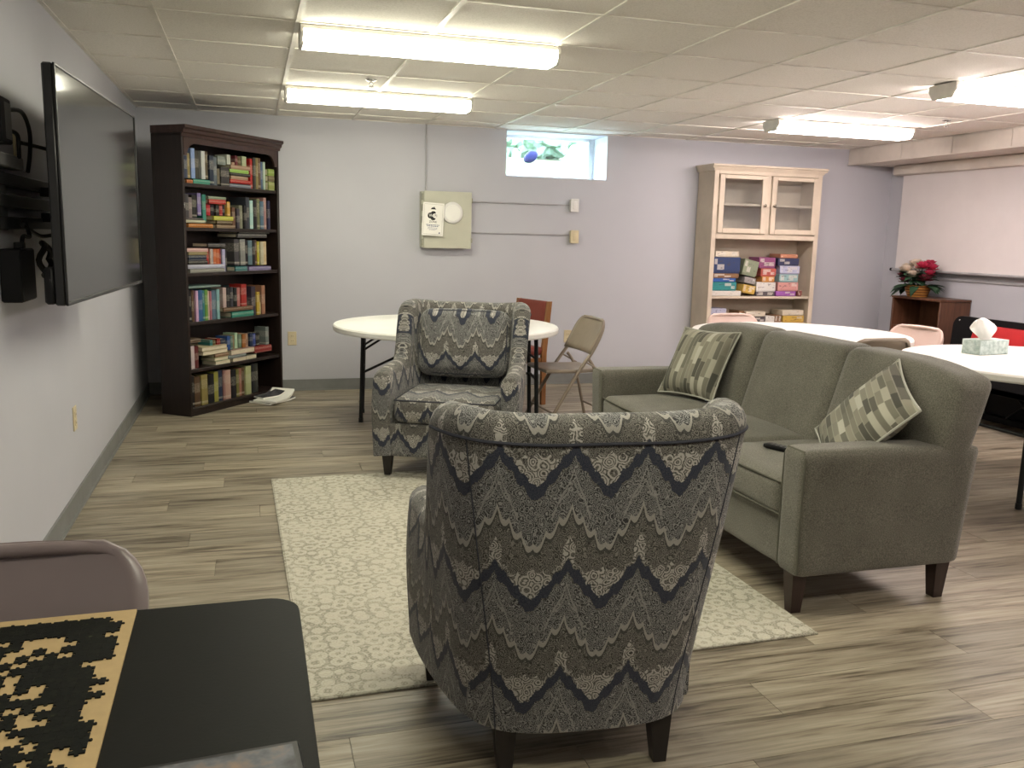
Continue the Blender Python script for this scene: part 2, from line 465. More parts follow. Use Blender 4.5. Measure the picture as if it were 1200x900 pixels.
    def mesh(s, name, mats, angle=38, fix=True):
        me = bpy.data.meshes.new(name); me.from_pydata(s.v, [], s.f)
        for m in (mats if isinstance(mats, (list, tuple)) else [mats]):
            me.materials.append(MT[m] if isinstance(m, str) else m)
        me.polygons.foreach_set('material_index', s.mi)
        if s.uv:
            lay = me.uv_layers.new(name='UVMap')
            for fi, p in enumerate(me.polygons):
                q = s.uv.get(fi)
                if q:
                    for li, w in zip(p.loop_indices, q): lay.data[li].uv = w
        if fix:
            bm = bmesh.new(); bm.from_mesh(me); bmesh.ops.recalc_face_normals(bm, faces=bm.faces); bm.to_mesh(me); bm.free()
        me.polygons.foreach_set('use_smooth', [True]*len(me.polygons))
        me.set_sharp_from_angle(angle=math.radians(angle)); me.update()
        return me
    def build(s, name, mats, parent=None, angle=38, loc=None, rotz=0.0):
        return link(name, s.mesh(name, mats, angle), parent, loc, rotz)

def link(name, data, parent=None, loc=None, rotz=0.0):
    o = bpy.data.objects.new(name, data); COL.objects.link(o)
    if parent is not None: o.parent = parent
    if loc is not None: o.location = loc
    if rotz: o.rotation_euler = (0, 0, rotz)
    return o

def tag(o, label, cat, group=None, kind=None):
    o['label'] = label
    o['category'] = cat
    if group: o['group'] = group
    if kind: o['kind'] = kind
    return o

def thing(name, label, cat, loc=(0, 0, 0), rotz=0.0, group=None, kind=None):
    o = bpy.data.objects.new(name, None); COL.objects.link(o)
    o.empty_display_size = 0.1; o.location = loc; o.rotation_euler = (0, 0, rotz)
    return tag(o, label, cat, group, kind)

def copy_tree(o, parent=None):
    c = o.copy(); COL.objects.link(c); c.parent = parent
    for ch in o.children: copy_tree(ch, c)
    return c

def catmull(pts, n):
    """sample a Catmull-Rom curve through pts (tuples) with n points per span"""
    P = [Vector(p) for p in pts]; out = []
    for i in range(len(P)-1):
        p0 = P[max(i-1, 0)]; p1 = P[i]; p2 = P[i+1]; p3 = P[min(i+2, len(P)-1)]
        for k in range(n):
            t = k/n
            out.append(0.5*((2*p1)+(p2-p0)*t+(2*p0-5*p1+4*p2-p3)*t*t+(3*p1-p0-3*p2+p3)*t**3))
    out.append(P[-1]); return out

def text_mesh(body, size, depth=0.0008):
    cu = bpy.data.curves.new('lettering', 'FONT'); cu.body = body; cu.size = size
    cu.extrude = depth; cu.align_x = 'CENTER'; cu.align_y = 'CENTER'
    t = bpy.data.objects.new('lettering_source', cu); COL.objects.link(t)
    dg = bpy.context.evaluated_depsgraph_get()
    me = bpy.data.meshes.new_from_object(t.evaluated_get(dg))
    bpy.data.objects.remove(t); bpy.data.curves.remove(cu); return me

ORD = ('first second third fourth fifth sixth seventh eighth ninth tenth eleventh twelfth thirteenth fourteenth fifteenth sixteenth '
       'seventeenth eighteenth nineteenth twentieth twenty-first twenty-second twenty-third twenty-fourth twenty-fifth twenty-sixth '
       'twenty-seventh twenty-eighth twenty-ninth thirtieth').split()

# ------------------------------------------------------------------ room shell
XL, XR, YB, YF, ZC = -0.8274, 6.19, 7.597, -2.2, 2.2593
WX0, WX1, WZ0, WZ1 = 2.165, 3.115, 1.857, 2.2593       # window opening

def struct(name, mb, mats, label, cat):
    o = mb.build(name, mats); return tag(o, label, cat, kind='structure')

def build_room():
    struct('wall_left', MB().b(XL-0.15, XL, YF-0.15, YB+0.42, -0.1, 2.45), 'wall', 'long lavender grey left wall carrying the television', 'wall')
    struct('wall_right', MB().b(XR, XR+0.15, YF-0.15, YB+0.42, -0.1, 2.45), 'wall', 'lavender grey right wall behind the pull-down screen', 'wall')
    struct('wall_front', MB().b(XL, XR, YF-0.15, YF, -0.1, 2.45), 'wall', 'lavender grey wall behind the viewer', 'wall')
    w = MB().b(XL, WX0, YB, YB+0.42, -0.1, 2.45).b(WX1, XR, YB, YB+0.42, -0.1, 2.45)
    w.b(WX0, WX1, YB, YB+0.42, -0.1, WZ0).b(WX0, WX1, YB, YB+0.42, WZ1, 2.45)
    struct('wall_back', w, 'wall', 'lavender grey back wall with a small high window', 'wall')
    # skirting
    for nm, a, lab in (('baseboard_left', (XL, XL+0.010, YF, YB), 'grey cove baseboard along the left wall'),
                       ('baseboard_back', (XL+0.010, XR, YB-0.010, YB), 'grey cove baseboard along the back wall'),
                       ('baseboard_right', (XR-0.010, XR, YF, YB-0.010), 'grey cove baseboard along the right wall')):
        mb = MB().b(*a, 0.0, 0.095)
        if nm == 'baseboard_back': mb.b(a[0], a[1], a[2]-0.012, a[3], 0.0, 0.008)
        elif nm == 'baseboard_left': mb.b(a[0], a[1]+0.012, a[2], a[3], 0.0, 0.008)
        else: mb.b(a[0]-0.012, a[1], a[2], a[3], 0.0, 0.008)
        struct(nm, mb, 'base', lab, 'baseboard')
    # floor of vinyl planks
    fl = struct('floor', MB().b(XL, XR, YF, YB, -0.1, -0.006), 'subfloor', 'grey-brown wood-look vinyl plank floor', 'floor')
    W, L, G = 0.18, 1.22, 0.0016
    cache = {}
    y = YB; ends = [0.0, 0.47, 0.86, 0.22, 0.65, 1.03, 0.35]
    row = 0; rest = MB(); count = 0
    while y > YF+0.01:
        y0 = max(YF, y-W); x = XL; first = (ends[row % 7]*1.0 + 0.19) % L or L
        ln = first
        while x < XR-0.005:
            x1 = min(XR, x+ln); d = (round(x1-x-G, 4), round(y-y0-G, 4))
            if y > 0.62:
                if d not in cache: cache[d] = MB().box((0, 0, -0.003), (d[0], d[1], 0.006)).mesh('plank', 'plank')
                link('plank', cache[d], fl, ((x+x1)/2, (y+y0)/2, 0)); count += 1
            else:
                rest.b(x+G/2, x1-G/2, y0+G/2, y-G/2, -0.006, 0)
            x = x1; ln = L
        y = y0; row += 1
    r = rest.build('plank_field', 'plank', fl); r['kind'] = 'stuff'
    # suspended ceiling
    ce = struct('ceiling', MB().b(XL, XR, YF, YB, ZC+0.05, ZC+0.15), 'tile', 'suspended ceiling of square acoustic tiles in a metal grid', 'ceiling')
    XS = 5.665
    xs = [XL]+[-0.3815+0.61*k for k in range(10)]+[XS]
    ys = [YF]+[3.6237+0.61*j for j in range(-9, 7)]+[YB]
    tc = {}
    for i in range(len(xs)-1):
        for j in range(len(ys)-1):
            d = (round(xs[i+1]-xs[i]-0.004, 4), round(ys[j+1]-ys[j]-0.004, 4))
            if min(d) < 0.02: continue
            if d not in tc: tc[d] = MB().box((0, 0, 0.008), (d[0], d[1], 0.016)).mesh('ceiling_tile', 'tile')
            link('ceiling_tile', tc[d], ce, ((xs[i]+xs[i+1])/2, (ys[j]+ys[j+1])/2, ZC+0.007))
    long_bar = MB().b(-0.012, 0.012, YF, YB, 0, 0.006).b(-0.004, 0.004, YF, YB, 0.006, 0.03).mesh('grid_bar', 'tbar')
    for x in xs[1:-1]: link('grid_bar', long_bar, ce, (x, 0, ZC))
    cross = MB().b(XL, XS, -0.008, 0.008, 0.0008, 0.006).b(XL, XS, -0.003, 0.003, 0.006, 0.03).mesh('cross_bar', 'tbar')
    for yy in ys[1:-1]: link('cross_bar', cross, ce, (0, yy, ZC))
    MB().b(XL, XL+0.02, YF, YB, ZC, ZC+0.005).b(XL, XS, YB-0.02, YB, ZC, ZC+0.005).build('wall_angle', 'tbar', ce)
    # dropped soffit along the right wall, faced in panels
    so = struct('trim_1', MB().b(XS+0.012, XR, YF, YB, 2.115, 2.40), 'soffit', 'cream boxed soffit running along the top of the right wall', 'soffit')
    yy = YB; k = 0
    for ln in [0.74, 0.61]+[0.61]*14:
        y0 = max(YF, yy-ln)
        MB().cham(XS, XS+0.014, y0+0.003, yy-0.003, 2.118, ZC-0.004, 0.003).build('soffit_panel', 'soffit', so); yy = y0
        if yy <= YF: break
    MB().b(XS-0.006, XS+0.02, YF, YB, 2.108, 2.118).build('corner_bead', 'soffit', so)
    # thin grey strip imitating the shadow line under the screen bar
    struct('screen_shadow_strip', MB().cham(XR-0.012, XR, 4.2, 7.30, 1.03, 1.048, 0.003), 'conduit', 'thin grey strip imitating the shadow line below the pull-down screen', 'shadow strip')
build_room()

def build_window():
    win = thing('window_1', 'small high basement window with daylight, recessed in the back wall', 'window', (0, 0, 0), kind='structure')
    y = YB+0.36; x1 = WX1-0.004; x0 = WX0+0.004; z0 = WZ0+0.004; z1 = WZ1-0.004
    f = MB()
    f.cham(x0, x0+0.045, y-0.03, y+0.03, z0, z1, 0.004).cham(x1-0.06, x1, y-0.03, y+0.03, z0, z1, 0.004)
    f.cham(x0+0.045, x1-0.06, y-0.03, y+0.03, z0, z0+0.04, 0.004).cham(x0+0.045, x1-0.06, y-0.03, y+0.03, z1-0.03, z1, 0.004)
    f.build('window_frame', 'window_white', win)
    MB().cham(x1-0.062, x1-0.045, y-0.05, y-0.03, z0+0.02, z1-0.03, 0.003).build('sash_stile', 'window_white', win)
    MB().b(x0+0.045, x1-0.06, y-0.003, y+0.003, z0+0.04, z1-0.03).build('pane', 'glass', win)
    MB().b(x0, x1, YB+0.002, y-0.03, z0-0.002, z0+0.006).build('window_sill', 'window_white', win)
    MB().b(WX0+0.004, WX1-0.006, YB+0.004, y-0.03, z1-0.004, z1+0.003).build('head_board', 'wall', win)
    MB().b(WX1-0.006, WX1, YB+0.002, y-0.03, z0+0.006, z1).build('side_reveal', 'window_white', win)
    # outside: a rising bank with shrubs
    n = 14; V = []; F = []
    for i in range(n+1):
        for j in range(n+1):
            X = -30+70*i/n; Y_ = 8.05+45*j/n
            V.append((X, Y_, 1.80+(Y_-8.05)*0.105+0.15*math.sin(X*0.7)*math.sin(Y_*0.5)*min(1, (Y_-8.05)/5)))
    for i in range(n):
        for j in range(n): F.append((i*(n+1)+j, (i+1)*(n+1)+j, (i+1)*(n+1)+j+1, i*(n+1)+j+1))
    g = MB().add(V, F).build('lawn', 'grass'); tag(g, 'bright lawn bank seen through the small window', 'lawn', kind='structure')
    MB_ = MB().b(-1.0, 7.0, 8.02, 8.05, 0.5, 1.80).build('foundation', 'concrete', g)
    specs = [(5.6, 21.0, 3.1, 0.9, 'tall pale shrub outside the window, left of centre'), (8.2, 25.0, 3.4, 1.0, 'round green tree crown outside the window, in the middle'),
             (11.2, 23.0, 3.3, 0.9, 'leafy shrub outside the window, beside its right frame')]
    for q, (x, yy, z, r, lab) in enumerate(specs):
        t = thing('shrub', lab, 'shrub', (x, yy, z), group='shrubs outside the window')
        bm = bmesh.new(); bmesh.ops.create_icosphere(bm, subdivisions=4, radius=r)
        rnd = random.Random(q)
        for v in bm.verts:
            v.co *= 1+0.22*math.sin(9*v.co.x+q)*math.sin(8*v.co.y)*math.sin(10*v.co.z)+rnd.uniform(-0.08, 0.08)
            v.co.z = v.co.z*1.1+r*1.2
        me = bpy.data.meshes.new('foliage'); bm.to_mesh(me); bm.free(); me.materials.append(MT['hedge'])
        link('foliage', me, t)
        MB().cyl((0, 0, -0.3), (0, 0, r*0.7), 0.09, 0.06).build('trunk', 'walnut_laminate', t)
    bl = MB().soft(0.20, 0.20, 0.16, 0.07, n=8, crown=0.02, fn=lambda p: (p.x+0.35*p.z, p.y, p.z)).build('covered_bin', 'blue_tarp', loc=(4.40, 14.0, 2.62))
    tag(bl, 'small dark blue covered object on the lawn outside the window', 'cover')
build_window()

# ------------------------------------------------------------------ ceiling lights
def light(x, y, lens, label):
    t = thing('ceiling_light', label, 'ceiling light', (x, y, ZC), group='wraparound ceiling lights')
    L = 1.236; w = 0.20
    MB().cham(-L/2, L/2, -w/2, w/2, -0.020, 0.0, 0.003).build('housing', 'fixture', t)
    prof = [(-w/2+0.002, -0.020), (-w/2-0.004, -0.035), (-w/2+0.012, -0.066), (-w/2+0.030, -0.080), (w/2-0.030, -0.080), (w/2-0.012, -0.066), (w/2+0.004, -0.035), (w/2-0.002, -0.020)]
    MB().prism(prof, lambda a, b: (-L/2+0.012, a, b), lambda a, b: (L/2-0.012, a, b)).build('diffuser', lens, t)
    for s in (-1, 1):
        ex = s*(L/2-0.006)
        MB().prism([(-w/2-0.004, -0.0), (-w/2-0.006, -0.036), (-w/2+0.028, -0.083), (w/2-0.028, -0.083), (w/2+0.006, -0.036), (w/2+0.004, -0.0)],
                   lambda a, b: (ex-0.007, a, b), lambda a, b: (ex+0.007, a, b)).build('end_cap', 'fixture', t)
    return t
light(0.857, 4.350, 'lens_warm', 'lit wraparound ceiling light nearest the viewer on the left')
light(0.857, 6.135, 'lens_warm', 'lit wraparound ceiling light between the bookcase and the sprinkler, far left')
light(4.440, 6.090, 'lens_pink', 'lit wraparound ceiling light in front of the cream cabinet')
light(4.440, 4.335, 'lens_pink', 'lit wraparound ceiling light cut off by the right picture edge')
light(4.440, 2.520, 'lens_pink', 'unseen wraparound ceiling light added for fill above the near right floor')  # this and the next three are unseen, added to brighten foreground and ceiling
light(0.857, 2.520, 'lens_warm', 'unseen wraparound ceiling light added for fill above the rug')
light(0.857, 0.690, 'lens_warm', 'unseen wraparound ceiling light added for fill above the card table')
light(4.440, 0.690, 'lens_pink', 'unseen wraparound ceiling light added for fill on the near right')

def sprinkler(x, y, label):
    t = thing('sprinkler_head', label, 'sprinkler', (x, y, ZC), group='ceiling sprinklers')
    MB().lathe([(0.034, 0.0), (0.034, -0.003), (0.024, -0.009), (0.012, -0.011)], 20).build('escutcheon', 'chrome', t)
    m = MB().cyl((0, 0, -0.010), (0, 0, -0.022), 0.009, 0.009, 10)
    for s in (-1, 1): m.tube([(s*0.007, 0, -0.02), (s*0.014, 0, -0.03), (s*0.003, 0, -0.043)], 0.0025, 6)
    m.build('frame', 'chrome', t)
    MB().lathe([(0.017, -0.043), (0.017, -0.046), (0.004, -0.048)], 14).build('deflector', 'chrome', t)
sprinkler(0.726, 5.578, 'metal ceiling sprinkler head between the two left lights')
sprinkler(4.942, 5.525, 'metal ceiling sprinkler head near the soffit')

# ------------------------------------------------------------------ things on the back wall
def build_wall_gear():
    t = thing('utility_panel', 'pale green-grey metal utility panel on the back wall', 'panel', (1.615, YB, 1.465))
    MB().cham(-0.215, 0.215, -0.085, 0.0, -0.235, 0.235, 0.004).build('cabinet_body', 'panel_grey', t)
    MB().cham(-0.195, 0.222, -0.096, -0.086, -0.240, 0.240, 0.003).build('panel_door', 'panel_grey', t)
    for z in (-0.19, -0.10, 0.0, 0.10, 0.19):
        MB().cyl((-0.207, -0.091, z-0.028), (-0.207, -0.091, z+0.028), 0.010, n=8).build('hinge', 'hinge', t)
    for z in (-0.17, 0.17): MB().cham(0.222, 0.232, -0.094, -0.07, z-0.02, z+0.02, 0.002).build('latch', 'hinge', t)
    ap = thing('access_point', 'round white wireless access point on the utility panel', 'access point', (1.665, YB-0.0975, 1.528))
    V = MB(); prof = [(0.088, 0.0), (0.092, 0.008), (0.088, 0.018), (0.070, 0.025), (0.03, 0.028)]
    vv = []
    V.lathe(prof, 40); V.v = [(a, -c, b) for a, b, c in V.v]; V.build('shell', 'offwhite', ap)
    s = MB(); s.lathe([(0.068, 0.0255), (0.068, 0.027), (0.02, 0.0295)], 36); s.v = [(a, -c, b) for a, b, c in s.v]; s.build('face_disc', 'white_plastic', ap)
    # printed sign
    sg = thing('wifi_sign', 'white printed wireless zone sign taped to the utility panel', 'sign', (1.492, YB-0.132, 1.468))
    sg.rotation_euler = (0, math.radians(3.0), 0)
    MB().b(-0.092, 0.092, -0.0010, 0.0010, -0.138, 0.138).build('sheet', 'paper', sg)
    y = -0.0016
    fr = MB()
    for a in ((-0.080, 0.080, 0.124, 0.1258), (-0.080, 0.080, -0.1258, -0.124), (-0.080, -0.0785, -0.124, 0.124), (0.0785, 0.080, -0.124, 0.124)):
        fr.b(a[0], a[1], y-0.0004, y, a[2], a[3])
    fr.build('printed_border', 'hinge', sg)
    tri = MB().prism([(-0.026, 0.082), (-0.010, 0.101), (-0.004, 0.095), (0.004, 0.107), (0.012, 0.094), (0.022, 0.083)], lambda a, b: (a, y, b), lambda a, b: (a, y-0.0006, b))
    tri.build('printed_crest', 'ink', sg)
    lg = MB()
    def blob(cx, cz, rx, rz, n=28): return [(cx+rx*math.copysign(abs(math.cos(2*math.pi*k/n))**0.75, math.cos(2*math.pi*k/n)), cz+rz*math.copysign(abs(math.sin(2*math.pi*k/n))**0.75, math.sin(2*math.pi*k/n))) for k in range(n)]
    lg.prism(blob(-0.014, 0.030, 0.034, 0.025), lambda a, b: (a, y, b), lambda a, b: (a, y-0.0006, b))
    lg.prism(blob(0.000, 0.030, 0.024, 0.038), lambda a, b: (a, y, b), lambda a, b: (a, y-0.0005, b))
    lg.build('logo_shape', 'ink', sg)
    wl = MB().prism(blob(0.024, 0.030, 0.026, 0.020), lambda a, b: (a, y-0.0006, b), lambda a, b: (a, y-0.0010, b)); wl.build('logo_white', 'paper', sg)
    for body, size, x, z, mt in (('Wi', 0.036, -0.016, 0.030, 'paper'), ('Fi', 0.034, 0.022, 0.030, 'ink'), ('ZONE', 0.024, 0.0, -0.022, 'ink')):
        me = text_mesh(body, size, 0.0003); me.materials.clear(); me.materials.append(MT[mt])
        o = link('lettering', me, sg, (x, y-0.0016, z)); o.rotation_euler = (math.pi/2, 0, 0)
    ln = MB()
    for i, (z, hw) in enumerate(((-0.047, 0.056), (-0.058, 0.050), (-0.071, 0.040), (-0.080, 0.042), (-0.089, 0.030))):
        h = 0.0030 if i < 2 else 0.0014; x = -hw
        rr = random.Random(i)
        while x < hw:
            w = rr.uniform(0.008, 0.018); ln.b(x, min(hw, x+w), y-0.0006, y, z-h, z+h); x += w+0.004
    ln.b(0.055, 0.066, y-0.0006, y, -0.118, -0.106)
    ln.build('printed_lines', 'ink_blue', sg)
    # raceways and boxes
    for lab, a in (('thin grey raceway rising from the utility panel to the ceiling', (1.448, 1.462, 1.71, ZC)),
                   ('upper grey raceway from the utility panel to the upper switch', (1.84, 2.765, 1.624, 1.636)),
                   ('lower grey raceway from the utility panel to the lower switch', (1.84, 2.768, 1.358, 1.370))):
        o = MB().cham(a[0], a[1], YB-0.014, YB, a[2], a[3], 0.003).build('wire_raceway', 'conduit'); tag(o, lab, 'raceway', 'raceways on the back wall')
    for lab, x, z, m in (('white surface-mounted switch box, upper of the two under the window', 2.800, 1.628, 'offwhite'), ('ivory surface-mounted switch box, lower of the two under the window', 2.810, 1.350, 'ivory')):
        t = thing('switch_box', lab, 'switch', (x, YB, z), group='switch boxes')
        MB().cham(-0.034, 0.034, -0.045, 0.0, -0.054, 0.054, 0.004).build('box_body', m, t)
        MB().cham(-0.038, 0.038, -0.050, -0.045, -0.058, 0.058, 0.002).build('cover_plate', m, t)
        MB().cham(-0.016, 0.016, -0.055, -0.050, -0.033, 0.033, 0.002).build('rocker', m, t)
    def outlet(lab, loc, rz):
        t = thing('wall_outlet', lab, 'outlet', loc, rz, group='wall outlets')
        MB().cham(-0.036, 0.036, -0.006, 0.0, -0.058, 0.058, 0.002).build('cover_plate', 'ivory', t)
        for z in (-0.020, 0.020):
            r = MB().cham(-0.016, 0.016, -0.009, -0.006, z-0.014, z+0.014, 0.001).build('receptacle', 'ivory', t)
            MB().b(-0.007, -0.005, -0.0094, -0.0088, z-0.005, z+0.005).b(0.005, 0.007, -0.0094, -0.0088, z-0.005, z+0.005).build('slot', 'ink', r)
    outlet('ivory wall outlet beside the dark bookcase', (0.318, YB, 0.447), 0)
    outlet('ivory wall outlet above the beige folding chair', (2.79, YB, 0.443), 0)
    outlet('ivory wall outlet low on the left wall', (XL, 4.52, 0.435), math.pi/2)
    outlet('ivory wall outlet beside the television mount', (XL, 3.74, 1.62), math.pi/2)
build_wall_gear()

# ------------------------------------------------------------------ television and its gear
def build_tv():
    p0 = Vector((-0.612, 3.30, 0)); p1 = Vector((-0.530, 4.70, 0))
    d = p1-p0; W = d.length; ang = math.atan2(d.y, d.x)-math.pi    # local -x runs from near to far
    mid = (p0+p1)/2; z0, z1 = 1.070, 1.866
    t = thing('television', 'large black flat-screen television angled out from the left wall', 'television', (mid.x, mid.y, (z0+z1)/2), math.atan2(d.y, d.x))
    H = z1-z0                                # local x: along width, local -y: towards the room
    MB().cham(-W/2, W/2, -0.004, 0.030, -H/2, H/2, 0.006).build('rear_shell', 'tv_black', t)
    b = MB(); e = 0.009
    b.cham(-W/2, W/2, -0.012, -0.004, H/2-e, H/2, 0.002).cham(-W/2, W/2, -0.012, -0.004, -H/2, -H/2+0.014, 0.002)
    b.cham(-W/2, -W/2+e, -0.012, -0.004, -H/2, H/2, 0.002).cham(W/2-e, W/2, -0.012, -0.004, -H/2, H/2, 0.002)
    b.build('bezel', 'tv_black', t)
    MB().b(-W/2+e, W/2-e, -0.008, -0.004, -H/2+0.014, H/2-e).build('screen_panel', 'screen', t)
    MB().cham(-W/2+0.0, W/2-0.10, 0.030, 0.062, -H/2+0.004, -H/2+0.13, 0.008).build('electronics_housing', 'box_black', t)
    m = thing('television_mount', 'black articulated wall mount behind the television', 'mount', (XL, 3.82, 1.42))
    for z in (-0.075, 0.0, 0.072): MB().cham(0.0, 0.035, -0.52, 0.42, z-0.022, z+0.022, 0.003).build('wall_rail', 'black_metal', m)
    MB().cham(0.0, 0.03, -0.55, -0.38, -0.10, 0.10, 0.004).build('wall_plate', 'black_metal', m)
    for z in (-0.05, 0.05): MB().cham(0.03, 0.235, 0.12, 0.16, z-0.018, z+0.018, 0.003).build('swing_arm', 'black_metal', m)
    MB().cham(0.19, 0.215, -0.02, 0.30, -0.12, 0.12, 0.003).build('head_plate', 'black_metal', m)
    # small boxes
    s = thing('media_player', 'small black media box fixed high on the left wall', 'media box', (XL, 3.43, 1.685))
    MB().cham(0.0, 0.05, -0.09, 0.055, -0.075, 0.075, 0.005).build('case', 'box_black', s)
    MB().b(0.048, 0.0508, -0.03, 0.05, -0.06, 0.06).build('port_plate', 'grey_plastic', s)
    p = thing('power_strip', 'grey power strip lying above the television mount', 'power strip', (XL, 3.48, 1.555))
    MB().cham(0.0, 0.045, -0.16, 0.16, -0.022, 0.022, 0.004).build('case', 'grey_plastic', p)
    for k in range(5): MB().cham(0.006, 0.032, -0.13+k*0.06, -0.10+k*0.06, 0.022, 0.026, 0.001).build('socket', 'offwhite', p)
    a = thing('power_adapter', 'black power adapter brick hanging below the television mount', 'power adapter', (XL, 3.49, 1.165))
    MB().cham(0.002, 0.07, -0.10, 0.11, -0.092, 0.092, 0.006).build('case', 'box_black', a)
    MB().cham(0.03, 0.06, -0.01, 0.03, 0.092, 0.115, 0.003).build('strain_relief', 'cable', a)
    cabs = [('black plug lead curving down from the media box', [(-0.79, 3.47, 1.725), (-0.77, 3.60, 1.735), (-0.765, 3.68, 1.68), (-0.77, 3.69, 1.60), (-0.775, 3.66, 1.53)]),
            ('short black lead hanging from the media box to the power strip', [(-0.79, 3.48, 1.66), (-0.775, 3.54, 1.65), (-0.775, 3.55, 1.60), (-0.78, 3.57, 1.575)]),
            ('black lead running from the wall outlet behind the television', [(-0.81, 3.74, 1.64), (-0.77, 3.85, 1.635), (-0.70, 3.95, 1.62)]),
            ('black lead dropping from the mount to the power adapter', [(-0.78, 3.58, 1.36), (-0.77, 3.60, 1.30), (-0.775, 3.53, 1.30), (-0.775, 3.50, 1.27)]),
            ('thin black lead curving under the television mount', [(-0.78, 3.55, 1.34), (-0.76, 3.72, 1.30), (-0.73, 3.86, 1.30), (-0.70, 4.0, 1.26)])]
    for lab, pts in cabs:
        o = MB().tube(catmull(pts, 8), 0.0075, 8).build('power_cable', 'cable'); tag(o, lab, 'cable', 'cables behind the television')
    lp = [(-0.79+0.01*math.sin(k*0.9), 3.93+0.065*math.cos(k*math.pi/12), 1.205+0.065*math.sin(k*math.pi/12)) for k in range(24)]
    o = MB().tube(lp, 0.012, 8, closed=True).build('coiled_cable', 'cable'); tag(o, 'coiled loop of black cable beside the power adapter', 'cable', 'cables behind the television')
build_tv()

# ------------------------------------------------------------------ pull-down screen on the right wall
def build_screen():
    t = thing('projection_screen', 'pull-down projection screen hanging on the right wall', 'screen', (XR, 0, 0))
    MB().cham(-0.12, -0.002, 4.9, 7.44, 2.015, 2.112, 0.012).build('screen_housing', 'soffit', t)
    MB().b(-0.064, -0.062, 4.98, 7.345, 1.115, 2.03).build('screen_sheet', 'screen_fabric', t)
    MB().tube([(-0.063, 4.95, 1.108), (-0.063, 7.39, 1.108)], 0.013, 10).build('weight_bar', 'conduit', t)
    for y in (4.945, 7.395): MB().cyl((-0.063, y-0.012, 1.108), (-0.063, y+0.012, 1.108), 0.016, n=10).build('bar_cap', 'box_black', t)
build_screen()

# ------------------------------------------------------------------ dark corner bookcase and its books
BK_TH = math.atan2(-0.78, -0.626); BK_LOC = Vector((-0.1045, 7.008, 0)); BK_W, BK_D = 1.072, 0.27
BOOK_COL = dict(k=('black', (0.014, 0.014, 0.016)), n=('navy blue', (0.025, 0.035, 0.085)), g=('grey', (0.26, 0.26, 0.24)), w=('white', (0.62, 0.61, 0.57)), c=('cream', (0.58, 0.51, 0.37)),
    t=('tan', (0.40, 0.27, 0.13)), b=('blue', (0.045, 0.12, 0.30)), r=('red', (0.42, 0.030, 0.026)), o=('orange', (0.55, 0.17, 0.04)), l=('teal', (0.045, 0.25, 0.24)), G=('green', (0.13, 0.28, 0.06)),
    y=('yellow', (0.60, 0.50, 0.06)), p=('purple', (0.22, 0.19, 0.38)), B=('brown', (0.15, 0.085, 0.045)), s=('slate blue', (0.13, 0.18, 0.23)), P=('pink', (0.50, 0.23, 0.22)), L=('lime green', (0.42, 0.52, 0.10)),
    O=('olive', (0.21, 0.20, 0.08)), m=('maroon', (0.16, 0.022, 0.028)), D=('charcoal', (0.055, 0.055, 0.058)), S=('light blue', (0.36, 0.48, 0.60)))
SHELF_NAME = ['top', 'second', 'third', 'fourth', 'fifth', 'bottom']
